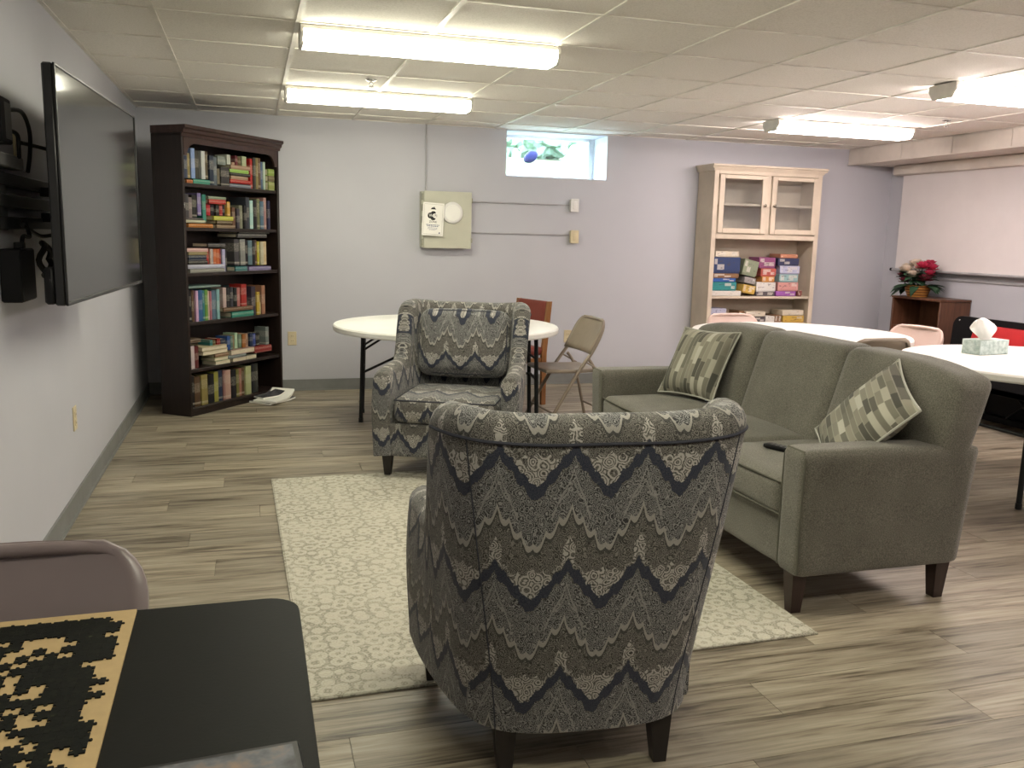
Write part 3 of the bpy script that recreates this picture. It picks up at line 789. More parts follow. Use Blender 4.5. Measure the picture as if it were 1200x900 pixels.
BOOKS = [
(1.655,
 "-0.005,0.033,0.166,0.037,c 0.027,0.033,0.201,0.032,n 0.065,0.033,0.172,0.034,t 0.098,0.038,0.207,0.035,S 0.141,0.049,0.193,0.038,D 0.201,0.038,0.196,0.037,w 0.239,0.038,0.196,0.039,B 0.288,0.043,0.209,0,n 0.335,0.037,0.202,0,s 0.38,0.087,0.059,0.154,g 0.471,0.04,0.075,0.158,w 0.516,0.033,0.02,0.162,P 0.552,0.029,0.072,0.16,m 0.589,0.036,0.061,0.163,B 0.636,0.049,0.073,0.163,c 0.69,0.033,0.238,0,r 0.726,0.029,0.226,0,r 0.759,0.029,0.237,0,D 0.79,0.027,0.238,0,t 0.82,0.034,0.239,0,B 0.855,0.03,0.214,0,s 0.888,0.025,0.215,0,w",
 "0.033,0.06,0.024,0,o 0.098,0.165,0.032,0,l 0.489,0.212,0.03,0.132,P 0.473,0.212,0.026,0.105,L 0.478,0.226,0.022,0.084,k 0.484,0.19,0.027,0.056,P 0.478,0.226,0.028,0.029,r 0.47,0.237,0.024,0,g 0.918,0.071,0.051,0.113,L 0.921,0.068,0.045,0.068,O 0.921,0.068,0.066,0,L 0.38,0.087,0.138,0,D"),
(1.35,
 "0.016,0.016,0.156,0.076,k 0.033,0.033,0.164,0.066,D 0.068,0.036,0.142,0.067,g 0.106,0.047,0.158,0.068,k 0.156,0.037,0.157,0.085,p 0.202,0.036,0.191,0.044,l 0.249,0.04,0.079,0.088,r 0.292,0.036,0.081,0.086,k 0.331,0.035,0.078,0.087,k 0.369,0.032,0.077,0.09,r 0.408,0.035,0.079,0.09,k 0.45,0.031,0.103,0.091,y 0.519,0.033,0.156,0,B 0.557,0.033,0.149,0,D 0.593,0.04,0.174,0,g 0.637,0.03,0.175,0,k 0.669,0.042,0.238,0,D 0.713,0.038,0.217,0,w 0.753,0.034,0.223,0,k 0.79,0.035,0.232,0,O 0.827,0.042,0.215,0,s 0.874,0.035,0.245,0,P 0.915,0.031,0.223,0,n",
 "0.011,0.175,0.019,0.048,D 0.016,0.186,0.02,0.032,c 0.033,0.246,0.027,0,o 0.246,0.175,0.033,0.172,r 0.24,0.186,0.023,0.203,g 0.29,0.208,0.031,0.056,y 0.322,0.164,0.026,0.03,B 0.317,0.186,0.024,0,t"),
(1.03,
 "0.222,0.035,0.122,0.05,r 0.23,0.027,0.115,0.054,c 0.259,0.028,0.115,0.054,c 0.29,0.027,0.114,0.054,o 0.319,0.038,0.114,0.053,o 0.36,0.024,0.119,0.051,r 0.388,0.031,0.165,0,w 0.421,0.027,0.161,0,k 0.451,0.062,0.163,0,c 0.525,0.055,0.197,0.043,D 0.583,0.057,0.198,0.043,g 0.642,0.036,0.192,0.043,k 0.68,0.047,0.189,0.043,s 0.729,0.031,0.194,0.039,k 0.762,0.031,0.191,0.044,B 0.795,0.025,0.182,0.041,y 0.822,0.036,0.181,0.041,c 0.86,0.036,0.183,0.041,c",
 "0.011,0.208,0.026,0.147,c 0.027,0.186,0.023,0.125,t 0.022,0.18,0.038,0.087,n 0.022,0.191,0.03,0.057,k 0.016,0.366,0.028,0.029,w 0.038,0.35,0.027,0,g 0.224,0.18,0.027,0.182,D 0.557,0.355,0.029,0.283,k 0.541,0.339,0.029,0.253,D 0.508,0.131,0.035,0,l 0.661,0.262,0.031,0,p"),
(0.68,
 "0.009,0.03,0.23,0,o 0.042,0.024,0.227,0,k 0.069,0.023,0.226,0,B 0.094,0.025,0.221,0,w 0.122,0.042,0.225,0,b 0.166,0.02,0.22,0,l 0.188,0.031,0.224,0,G 0.221,0.028,0.214,0,c 0.251,0.02,0.211,0,P 0.273,0.045,0.214,0,s 0.32,0.031,0.221,0,S 0.354,0.039,0.211,0,b 0.394,0.036,0.161,0.068,c 0.433,0.036,0.158,0.067,k 0.472,0.031,0.163,0.066,D 0.505,0.033,0.156,0.068,k 0.541,0.035,0.153,0.071,P 0.58,0.061,0.174,0.073,r 0.643,0.031,0.228,0,s 0.676,0.031,0.221,0,k 0.709,0.048,0.223,0,D 0.759,0.036,0.179,0,y 0.799,0.024,0.094,0,c 0.827,0.041,0.227,0,t",
 "0.017,0.32,0.015,0.24,g 0.365,0.331,0.03,0.05,B 0.453,0.249,0.042,0,l"),
(0.34,
 "0.011,0.056,0.167,0,w 0.073,0.045,0.161,0,m 0.23,0.031,0.046,0.145,l 0.264,0.036,0.042,0.143,B 0.315,0.037,0.047,0.145,r 0.354,0.051,0.148,0.037,n 0.41,0.031,0.106,0.097,b 0.444,0.028,0.103,0.096,s 0.474,0.031,0.103,0.098,t 0.508,0.034,0.12,0.096,w 0.545,0.036,0.104,0.098,g 0.583,0.038,0.105,0.096,o 0.624,0.039,0.107,0.094,t 0.669,0.036,0.102,0.096,n 0.708,0.039,0.099,0.093,b 0.753,0.039,0.1,0.095,k 0.86,0.039,0.148,0.085,g",
 "0.006,0.112,0.03,0.19,B 0.129,0.264,0.031,0.117,c 0.135,0.264,0.031,0.086,c 0.258,0.146,0.027,0.056,t 0.253,0.152,0.031,0.025,c 0.264,0.16,0.03,0,c 0.433,0.275,0.044,0.05,c 0.399,0.202,0.036,0.018,g 0.601,0.124,0.033,0,c 0.455,0.146,0.03,0,c 0.708,0.202,0.05,0.039,r"),
(0.06,
 "0.006,0.051,0.23,0,k 0.062,0.056,0.217,0,B 0.121,0.064,0.223,0,t 0.191,0.062,0.217,0,k 0.256,0.047,0.228,0,L 0.306,0.048,0.233,0,n 0.357,0.022,0.226,0,P 0.382,0.058,0.224,0,c 0.444,0.051,0.218,0,k 0.498,0.033,0.215,0,O 0.534,0.039,0.217,0,t 0.575,0.028,0.218,0,B 0.607,0.062,0.224,0,c 0.674,0.045,0.234,0,k 0.721,0.048,0.232,0,D",
 ""),
]

def build_bookcase():
    t = thing('bookcase', 'tall dark espresso bookcase set across the room corner', 'bookcase', BK_LOC, BK_TH)
    w, d = BK_W/2, BK_D
    ztops = [b[0] for b in BOOKS]
    for s in (-1, 1): MB().cham(min(s*w, s*(w-0.024)), max(s*w, s*(w-0.024)), -d, 0.0, 0.0, 1.985, 0.003).build('side_panel', 'espresso_wood', t)
    MB().b(-w+0.02, w-0.02, -d, -d+0.008, 0.02, 1.98).build('back_panel', 'espresso_wood', t)
    for z in ztops: MB().cham(-w+0.024, w-0.024, -d+0.008, -0.012 if z > 0.1 else 0.0, z-0.026, z, 0.003).build('shelf', 'espresso_wood', t)
    MB().cham(-w+0.024, w-0.024, -0.03, -0.004, 0.0, ztops[-1]-0.026, 0.003).build('toe_board', 'espresso_wood', t)
    MB().cham(-w, w, -d, 0.0, 1.965, 1.990, 0.003).build('top_board', 'espresso_wood', t)
    # arched valance under the cornice
    iw = w-0.024; pts = [(-iw, 1.968), (-iw, 1.84)]
    for k in range(9):
        a = math.pi/2*k/8; pts.append((-iw+0.03+0.085*(1-math.cos(a)) if k else -iw+0.03, 1.84+0.085*math.sin(a)))
    for k in range(8, -1, -1):
        a = math.pi/2*k/8; pts.append((iw-0.03-0.085*(1-math.cos(a)), 1.84+0.085*math.sin(a)))
    pts += [(iw, 1.84), (iw, 1.968)]
    MB().prism(pts, lambda a, b: (a, -0.016, b), lambda a, b: (a, 0.001, b)).build('valance', 'espresso_trim', t)
    prof = [(0.0, 1.965), (0.010, 1.965), (0.014, 1.985), (0.026, 1.992), (0.030, 2.012), (0.046, 2.022), (0.046, 2.042), (-d, 2.042), (-d, 1.990), (0.0, 1.990)]
    MB().prism(prof, lambda a, b: (-w-(0.006 if a > 0.005 else 0.0), a, b), lambda a, b: (w+(0.006 if a > 0.005 else 0.0), a, b)).build('cornice', 'espresso_trim', t)
    for z in (1.50,): MB().cham(w-0.016, w-0.009, -0.001, 0.002, z-0.02, z+0.02, 0.001).build('catch_plate', 'chrome', t)

    # unit book: spine faces +y, boards either side, page block inset
    up_ = MB()
    up_.b(-0.5, -0.40, -0.5, 0.5, -0.5, 0.5).b(0.40, 0.5, -0.5, 0.5, -0.5, 0.5)
    up_.prism([(-0.40, 0.40), (-0.40, 0.5), (-0.22, 0.515), (0.22, 0.515), (0.40, 0.5), (0.40, 0.40)], lambda a, b: (a, b, -0.5), lambda a, b: (a, b, 0.5))
    up_.b(-0.40, 0.40, -0.47, 0.40, -0.485, 0.475, 1)
    me_up = up_.mesh('book', ['book', 'pages'])
    fl = MB()
    fl.b(-0.5, 0.5, -0.5, 0.5, -0.5, -0.40).b(-0.5, 0.5, -0.5, 0.5, 0.40, 0.5)
    fl.prism([(-0.40, 0.40), (-0.40, 0.5), (-0.22, 0.512), (0.22, 0.512), (0.40, 0.5), (0.40, 0.40)], lambda a, b: (-0.5, b, a), lambda a, b: (0.5, b, a))
    fl.b(-0.485, 0.485, -0.48, 0.40, -0.40, 0.40, 1)
    me_fl = fl.mesh('book', ['book', 'pages'])
    fp = MB()                                # lying with the page edges outwards
    fp.b(-0.5, 0.5, -0.5, 0.5, -0.5, -0.40).b(-0.5, 0.5, -0.5, 0.5, 0.40, 0.5).b(-0.5, 0.5, -0.5, -0.42, -0.40, 0.40)
    fp.b(-0.485, 0.485, -0.42, 0.485, -0.40, 0.40, 1)
    me_fp = fp.mesh('book', ['book', 'pages'])
    R = Matrix.Rotation(BK_TH, 3, 'Z'); inner = BK_W-0.052
    rnd = random.Random(4)
    tops = [1.93]+[b[0]-0.030 for b in BOOKS]
    for si, (zt, us, fs) in enumerate(BOOKS):
        ents = []
        for lst, kind in ((fs, 'f'), (us, 'u')):
            for ent in lst.split():
                a = ent.split(','); f0, fw_, h, off = map(float, a[:4])
                ents.append(dict(k=kind, x0=f0*inner, x1=(f0+fw_)*inner, z0=zt+off, z1=min(zt+off+h, tops[si]-0.004), c=a[4], back=False))
        fl_ = sorted([e for e in ents if e['k'] == 'f'], key=lambda e: e['z0']); up_l = sorted([e for e in ents if e['k'] == 'u'], key=lambda e: e['x0'])
        def ov(a, b, ax): return min(a[ax+'1'], b[ax+'1'])-max(a[ax+'0'], b[ax+'0'])
        for i, e in enumerate(fl_):                  # stacked books rest on one another
            for g in fl_[:i]:
                if ov(e, g, 'x') > 0.012 and ov(e, g, 'z') > 0: e['z0'] = g['z1']
                elif 0 < ov(e, g, 'x') <= 0.012 and ov(e, g, 'z') > 0:
                    if e['x0'] < g['x0']: e['x1'] = g['x0']
                    else: e['x0'] = g['x1']
            e['z1'] = max(e['z1'], e['z0']+0.012)
        for i, e in enumerate(up_l):
            for g in up_l[:i]:
                if ov(e, g, 'x') > 0 and ov(e, g, 'z') > 0: e['x0'] = max(e['x0'], g['x1']); e['x1'] = max(e['x1'], e['x0']+0.012)
            for g in fl_:
                if ov(e, g, 'x') > 0.002 and ov(e, g, 'z') > 0:
                    if 0 < g['z1']-e['z0'] < 0.035 and e['z0'] > zt+0.001: e['z0'] = g['z1']
                    else: e['back'] = True; g['front'] = True
        ku = kf = 0
        for e in up_l+fl_:
            cname, col = BOOK_COL[e['c']]; th = e['x1']-e['x0']; h = e['z1']-e['z0']; xc = inner/2-(e['x0']+e['x1'])/2
            if e['k'] == 'u':
                dep = 0.105 if e['back'] else min(0.17, max(0.11, h*0.68)); fy = -0.150 if e['back'] else -0.030-rnd.uniform(0, 0.018)
                loc = BK_LOC + R @ Vector((xc, fy-dep/2, 0)); loc.z = e['z0']+h/2
                o = link('book', me_up, None, loc, BK_TH); o.scale = (max(0.008, th-0.0015), dep, h)
                ku += 1; size = 'slim' if th < 0.030 else ('thick' if th > 0.045 else 'medium')
                tag(o, '%s %s upright book, %s from left on the dark bookcase\'s %s shelf' % (size, cname, ORD[ku-1], SHELF_NAME[si]), 'book', 'books in the dark bookcase')
            else:
                dep = 0.125 if e.get('front') else min(0.20, max(0.13, th*0.8)); pg = e['c'] == 'c' and si == 4
                loc = BK_LOC + R @ Vector((xc, -0.018-dep/2, 0)); loc.z = e['z0']+h/2
                o = link('book', me_fp if pg else me_fl, None, loc, BK_TH+rnd.uniform(-0.01, 0.01)); o.scale = (th-0.001, dep, max(0.01, h-0.001))
                kf += 1
                tag(o, '%s book, %s up of those lying flat on the dark bookcase\'s %s shelf' % (cname, ORD[kf-1], SHELF_NAME[si]), 'book', 'books in the dark bookcase')
            o.color = (*[min(1, c*rnd.uniform(0.45, 0.75)) for c in col], 1)
    # papers spilling out of the bottom shelf
    def sheet(name, lab, loc, rz, w, dp, th, curl, mat, mat2):
        n = 10; mb = MB(); V = []; F = []
        for k in (0, 1):
            for i in range(n+1):
                for j in (0, 1):
                    x = -w/2+w*i/n; q = max(0.0, (i/n-0.55)/0.45)
                    V.append((x-0.03*q*q*curl*8, -dp/2+dp*j, th*k+curl*q*q))
        def id_(k, i, j): return k*(n+1)*2+i*2+j
        for i in range(n):
            F.append((id_(1, i, 0), id_(1, i+1, 0), id_(1, i+1, 1), id_(1, i, 1))); F.append((id_(0, i, 0), id_(0, i, 1), id_(0, i+1, 1), id_(0, i+1, 0)))
            for j in (0, 1): F.append((id_(0, i, j), id_(0, i+1, j), id_(1, i+1, j), id_(1, i, j)))
        for i in (0, n): F.append((id_(0, i, 0), id_(0, i, 1), id_(1, i, 1), id_(1, i, 0)))
        t2 = thing(name, lab, 'magazine', loc, rz, group='papers by the bookcase')
        mb.add(V, F).build('pages', mat2, t2)
        mb2 = MB(); mb2.add([(a, b, c+th*1.02+0.0005) for a, b, c in V[:(n+1)*2]], [(2*i, 2*i+2, 2*i+3, 2*i+1) for i in range(n)]).build('cover', mat, t2)
    sheet('magazine', 'dark glossy magazine spilling from the bottom shelf onto the floor', (0.14, 7.13, 0.002), BK_TH+math.pi-0.1, 0.30, 0.21, 0.012, 0.012, 'magazine', 'paper')
    sheet('newspaper', 'white folded newspaper with a curled edge by the bookcase foot', (0.155, 7.125, 0.0155), BK_TH+math.pi+0.12, 0.30, 0.20, 0.014, 0.055, 'paper', 'paper')
    sheet('magazine', 'black and white magazine on top of the folded newspaper', (0.105, 7.175, 0.033), BK_TH+math.pi-0.25, 0.22, 0.17, 0.012, 0.03, 'magazine', 'paper')
build_bookcase()

# ------------------------------------------------------------------ cream hutch with glass doors, and its games
def build_cabinet():
    x0, x1, yf, yb = 4.035, 5.165, 7.295, 7.585
    t = thing('display_cabinet', 'tall cream cabinet with two glass doors and open game shelves', 'cabinet', ((x0+x1)/2, yf, 0))
    hw = (x1-x0)/2; D = yb-yf; m = 'cream_paint'
    for s in (-1, 1):
        MB().cham(min(s*hw, s*(hw-0.022)), max(s*hw, s*(hw-0.022)), 0.0, D, 0.0, 1.975, 0.003).build('side_panel', m, t)
        MB().cham(min(s*hw, s*(hw-0.045)), max(s*hw, s*(hw-0.045)), -0.016, 0.0, 0.0, 1.975, 0.002).build('face_stile', m, t)
    MB().b(-hw+0.02, hw-0.02, D-0.01, D, 0.05, 1.97).build('back_panel', m, t)
    MB().cham(-hw+0.045, hw-0.045, -0.016, 0.004, 1.365, 1.412, 0.002).build('middle_rail', m, t)
    MB().cham(-hw+0.045, hw-0.045, -0.016, 0.004, 1.945, 1.975, 0.002).build('upper_rail', m, t)
    for z, nm in ((1.975, 'top_board'), (1.392, 'shelf'), (0.838, 'shelf'), (0.585, 'shelf'), (0.36, 'shelf'), (0.10, 'bottom_board')):
        MB().cham(-hw+0.02, hw-0.02, 0.002, D-0.008, z-0.022, z, 0.002).build(nm, m, t)
    MB().cham(-hw+0.045, hw-0.045, 0.010, D-0.03, 1.668, 1.690, 0.002).build('shelf', m, t)
    MB().cham(-hw+0.045, hw-0.045, -0.012, 0.0, 0.0, 0.08, 0.002).build('toe_board', m, t)
    prof = [(0.0, 1.972), (-0.020, 1.974), (-0.024, 1.988), (-0.036, 1.998), (-0.040, 2.010), (-0.052, 2.014), (-0.052, 2.030), (D, 2.030), (D, 1.972)]
    MB().prism(prof, lambda a, b: (-hw-(0.035 if b > 1.99 else 0.012), a, b), lambda a, b: (hw+(0.035 if b > 1.99 else 0.012), a, b)).build('cornice', m, t)
    MB().cham(-0.022, 0.022, -0.016, 0.004, 1.412, 1.945, 0.002).build('centre_stile', m, t)
    for s in (-1, 1):
        a0, a1 = sorted((s*0.026, s*(hw-0.049))); z0, z1 = 1.418, 1.940; y0, y1 = -0.036, -0.017
        dr = MB().cham(a0, a0+0.05, y0, y1, z0, z1, 0.003).cham(a1-0.05, a1, y0, y1, z0, z1, 0.003)
        dr.cham(a0+0.05, a1-0.05, y0, y1, z0, z0+0.045, 0.003).cham(a0+0.05, a1-0.05, y0, y1, z1-0.035, z1, 0.003)
        d = dr.build('door', m, t)
        MB().b(a0+0.045, a1-0.045, y0+0.008, y0+0.012, z0+0.04, z1-0.03).build('pane', 'glass_cabinet', d)
        kx = s*0.05
        k = MB().lathe([(0.006, 0.0), (0.006, 0.010), (0.014, 0.016), (0.015, 0.022), (0.008, 0.027)], 16)
        k.v = [(p[0]+kx, y0-p[2], p[1]+1.675) for p in k.v]; k.build('knob', 'dark_brass', d)
    GC = dict(white=(0.62, 0.60, 0.57), teal=(0.03, 0.22, 0.23), blue=(0.03, 0.10, 0.34), brown=(0.22, 0.12, 0.06), navy=(0.03, 0.05, 0.13), cream=(0.60, 0.53, 0.42), yellow=(0.58, 0.38, 0.08), grey=(0.30, 0.28, 0.27),
              green=(0.22, 0.25, 0.17), purple=(0.24, 0.07, 0.17), red=(0.45, 0.10, 0.08), orange=(0.58, 0.26, 0.07), dark=(0.10, 0.09, 0.10), violet=(0.30, 0.10, 0.36), pink=(0.55, 0.27, 0.25), aqua=(0.27, 0.42, 0.43),
              pale=(0.42, 0.43, 0.58), midnight=(0.04, 0.045, 0.10), rust=(0.45, 0.20, 0.12), maroon=(0.18, 0.06, 0.05), lilac=(0.42, 0.42, 0.54))
    # x0, x1, z0, z1, colour, label, tilt
    G = [(4.087, 4.413, 0.839, 0.886, 'white', 'white flat game box at the foot of the left stack', 0), (4.094, 4.360, 0.887, 0.967, 'teal', 'teal game box second from the bottom of the left stack', 0),
         (4.090, 4.348, 0.968, 1.003, 'blue', 'bright blue flat game box in the middle of the left stack', 0), (4.104, 4.378, 1.004, 1.047, 'brown', 'brown patterned flat game box under the navy one', 0),
         (4.097, 4.386, 1.048, 1.197, 'navy', 'large navy game box with white pictures on the left stack', 0), (4.122, 4.364, 1.198, 1.252, 'cream', 'cream game box on top of the left stack', 0),
         (4.428, 4.562, 0.862, 0.940, 'yellow', 'yellow tilted game box leaning at the shelf front', -10), (4.441, 4.560, 0.955, 1.012, 'grey', 'small grey box above the yellow tilted game', -10),
         (4.420, 4.575, 1.025, 1.175, 'green', 'grey-green tilted puzzle box beside the left stack', -12), (4.585, 4.760, 1.100, 1.202, 'purple', 'purple and green box on top of the middle stack', 0),
         (4.612, 4.774, 1.024, 1.099, 'red', 'red and white box in the middle stack', 0), (4.630, 4.762, 0.970, 1.023, 'orange', 'orange box above the white middle box', 0),
         (4.574, 4.780, 0.881, 0.969, 'white', 'white game box low in the middle stack', 0), (4.573, 4.773, 0.839, 0.880, 'dark', 'black and white flat box under the middle stack', 0),
         (4.788, 5.007, 0.839, 0.886, 'violet', 'violet flat box at the foot of the right stack', 0), (4.805, 5.027, 0.887, 0.970, 'pink', 'pink game box in the right stack', 0),
         (4.815, 5.019, 0.971, 1.046, 'aqua', 'pale aqua game box in the right stack', 0), (4.817, 5.030, 1.047, 1.126, 'pale', 'pale blue photo box in the right stack', 0),
         (4.791, 5.017, 1.127, 1.197, 'midnight', 'midnight blue box near the top of the right stack', 0), (4.809, 4.999, 1.198, 1.236, 'rust', 'rust coloured thin box on top of the right stack', 0),
         (5.030, 5.075, 0.839, 0.892, 'maroon', 'tiny maroon box at the right end of the game shelf', 0),
         (4.104, 4.270, 0.586, 0.721, 'lilac', 'lilac white box at the left end of the lower game shelf', 0), (4.406, 4.466, 0.586, 0.697, 'brown', 'narrow brown box on the lower game shelf', 0),
         (4.482, 4.692, 0.643, 0.692, 'cream', 'cream box lying on the dark one, lower game shelf', 0), (4.500, 4.691, 0.586, 0.642, 'dark', 'dark patterned box under the cream one, lower game shelf', 0),
         (4.700, 4.794, 0.586, 0.647, 'white', 'small white striped box on the lower game shelf', 0), (4.797, 4.870, 0.586, 0.656, 'brown', 'squarish dark brown box on the lower game shelf', 0),
         (4.875, 5.110, 0.652, 0.706, 'cream', 'long cream box on the yellow one, lower game shelf', 0), (4.890, 5.118, 0.586, 0.651, 'yellow', 'long yellow box at the right end of the lower game shelf', 0)]
    for (a, b, z0, z1, c, lab, tilt) in G:
        w, h, dp = b-a, z1-z0, 0.19
        g = thing('game_box', lab, 'game box', ((a+b)/2, 7.335+dp/2, (z0+z1)/2), group='boxed games in the cream cabinet')
        g.rotation_euler = (0, math.radians(-tilt), 0)
        lid = MB().cham(-w/2, w/2, -dp/2, dp/2, -h/2+h*0.12, h/2, 0.002).build('lid', 'game', g); lid.color = (*GC[c], 1)
        tr = MB().cham(-w/2+0.0025, w/2-0.0025, -dp/2+0.0025, dp/2-0.0025, -h/2, h/2-0.004, 0.002).build('tray', 'game', g); tr.color = (*[q*0.8 for q in GC[c]], 1)
build_cabinet()

# ------------------------------------------------------------------ low walnut shelf with flowers
def build_low_shelf():
    t = thing('low_shelf', 'low walnut laminate shelf unit under the flower basket', 'shelf unit', (6.012, 6.70, 0))
    m = 'walnut_laminate'
    for y in (-0.31, 0.292): MB().cham(-0.165, 0.165, y, y+0.018, 0.0, 0.855, 0.002).build('side_panel', m, t)
    MB().cham(-0.172, 0.168, -0.315, 0.315, 0.856, 0.876, 0.003).build('top_board', m, t)
    for z in (0.09, 0.34, 0.60): MB().cham(-0.155, 0.150, -0.291, 0.291, z-0.018, z, 0.002).build('shelf', m, t)
    MB().b(0.150, 0.160, -0.291, 0.291, 0.03, 0.855).build('back_panel', m, t)
    MB().cham(-0.150, -0.135, -0.291, 0.291, 0.0, 0.07, 0.002).build('toe_board', m, t)
    f = thing('flower_basket', 'basket of artificial cream and pink flowers on the low shelf', 'flowers', (5.945, 6.80, 0.877))
    MB().lathe([(0.085, 0.0), (0.105, 0.05), (0.118, 0.098), (0.112, 0.10), (0.098, 0.05), (0.07, 0.012)], 28).build('basket', 'wicker', f)
    MB().tube([(0.115*math.cos(k*math.pi/10), 0.115*math.sin(k*math.pi/10), 0.098) for k in range(20)], 0.007, 8, closed=True).build('basket_rim', 'wicker', f)
    rnd = random.Random(11)
    def leaf(p, az, el, L, W):
        mb = MB(); V = []; n = 5
        for i in range(n+1):
            q = i/n; w = W*math.sin(math.pi*min(0.98, q*0.92+0.06)); x = L*q; z = -0.35*L*q*q
            V += [(x, -w, z+0.25*w), (x, 0, z), (x, w, z+0.25*w)]
        F = []
        for i in range(n):
            F += [(3*i, 3*i+3, 3*i+4, 3*i+1), (3*i+1, 3*i+4, 3*i+5, 3*i+2)]
        Rm = Matrix.Rotation(az, 3, 'Z') @ Matrix.Rotation(-el, 3, 'Y')
        mb.add([tuple(Rm @ Vector(v)+Vector(p)) for v in V], F).build('leaf', 'leaf', f, 60)
    for k in range(95):
        az = rnd.uniform(0, 2*math.pi); lv = rnd.random()
        if lv < 0.45: p = (0.09*math.cos(az), 0.11*math.sin(az), 0.10); el = rnd.uniform(-0.3, 0.3); L = rnd.uniform(0.12, 0.19)
        else: p = (0.06*math.cos(az), 0.09*math.sin(az), rnd.uniform(0.12, 0.22)); el = rnd.uniform(0.1, 0.8); L = rnd.uniform(0.09, 0.14)
        leaf(p, az, el, L*(0.75 if math.cos(az) > 0.2 else 1.0), rnd.uniform(0.030, 0.046))
    def bloom(p, r, mat):
        mb = MB()
        for ring, (cnt, el, sc) in enumerate(((4, 1.45, 0.5), (5, 1.15, 0.7), (6, 0.8, 0.88), (7, 0.4, 1.0), (7, -0.1, 0.9))):
            for k in range(cnt):
                az = 2*math.pi*k/cnt+ring*0.4; n = 4; V = []
                for i in range(n+1):
                    q = i/n; w = r*0.62*sc*math.sin(math.pi*min(0.9, q*0.75+0.12)); x = r*sc*q; z = r*0.5*sc*q*q
                    V += [(x, -w, z+w*0.35), (x, 0, z), (x, w, z+w*0.35)]
                F = []
                for i in range(n): F += [(3*i, 3*i+3, 3*i+4, 3*i+1), (3*i+1, 3*i+4, 3*i+5, 3*i+2)]
                Rm = Matrix.Rotation(az, 3, 'Z') @ Matrix.Rotation(-el+0.3, 3, 'Y')
                mb.add([tuple(Rm @ Vector(v)+Vector(p)) for v in V], F)
        mb.build('bloom', mat, f, 70)
        MB().tube([(0, 0, 0.06), (p[0]*0.6, p[1]*0.6, p[2]*0.7), (p[0], p[1], p[2])], 0.003, 6).build('stem', 'leaf', f)
    for p, r, mt in (((-0.07, 0.09, 0.235), 0.062, 'petal_white'), ((-0.10, -0.03, 0.200), 0.058, 'petal_white'), ((-0.03, 0.02, 0.30), 0.060, 'petal_white'), ((0.03, 0.07, 0.31), 0.055, 'petal_white'), ((-0.04, -0.04, 0.27), 0.055, 'petal_white'),
                     ((-0.12, 0.02, 0.25), 0.055, 'petal_white'), ((-0.02, 0.12, 0.27), 0.052, 'petal_white'), ((-0.06, -0.10, 0.285), 0.075, 'petal_pink'), ((0.00, -0.14, 0.27), 0.070, 'petal_pink'), ((0.03, -0.08, 0.31), 0.065, 'petal_pink'), ((-0.03, -0.15, 0.22), 0.060, 'petal_pink'),
                     ((-0.05, -0.13, 0.165), 0.065, 'petal_maroon'), ((-0.04, 0.15, 0.18), 0.050, 'petal_maroon'), ((-0.11, 0.05, 0.14), 0.045, 'petal_maroon')):
        bloom((p[0]*1.05, p[1]*1.1, p[2]*0.95), r*(0.88 if mt == 'petal_pink' else 1.08), mt)
build_low_shelf()

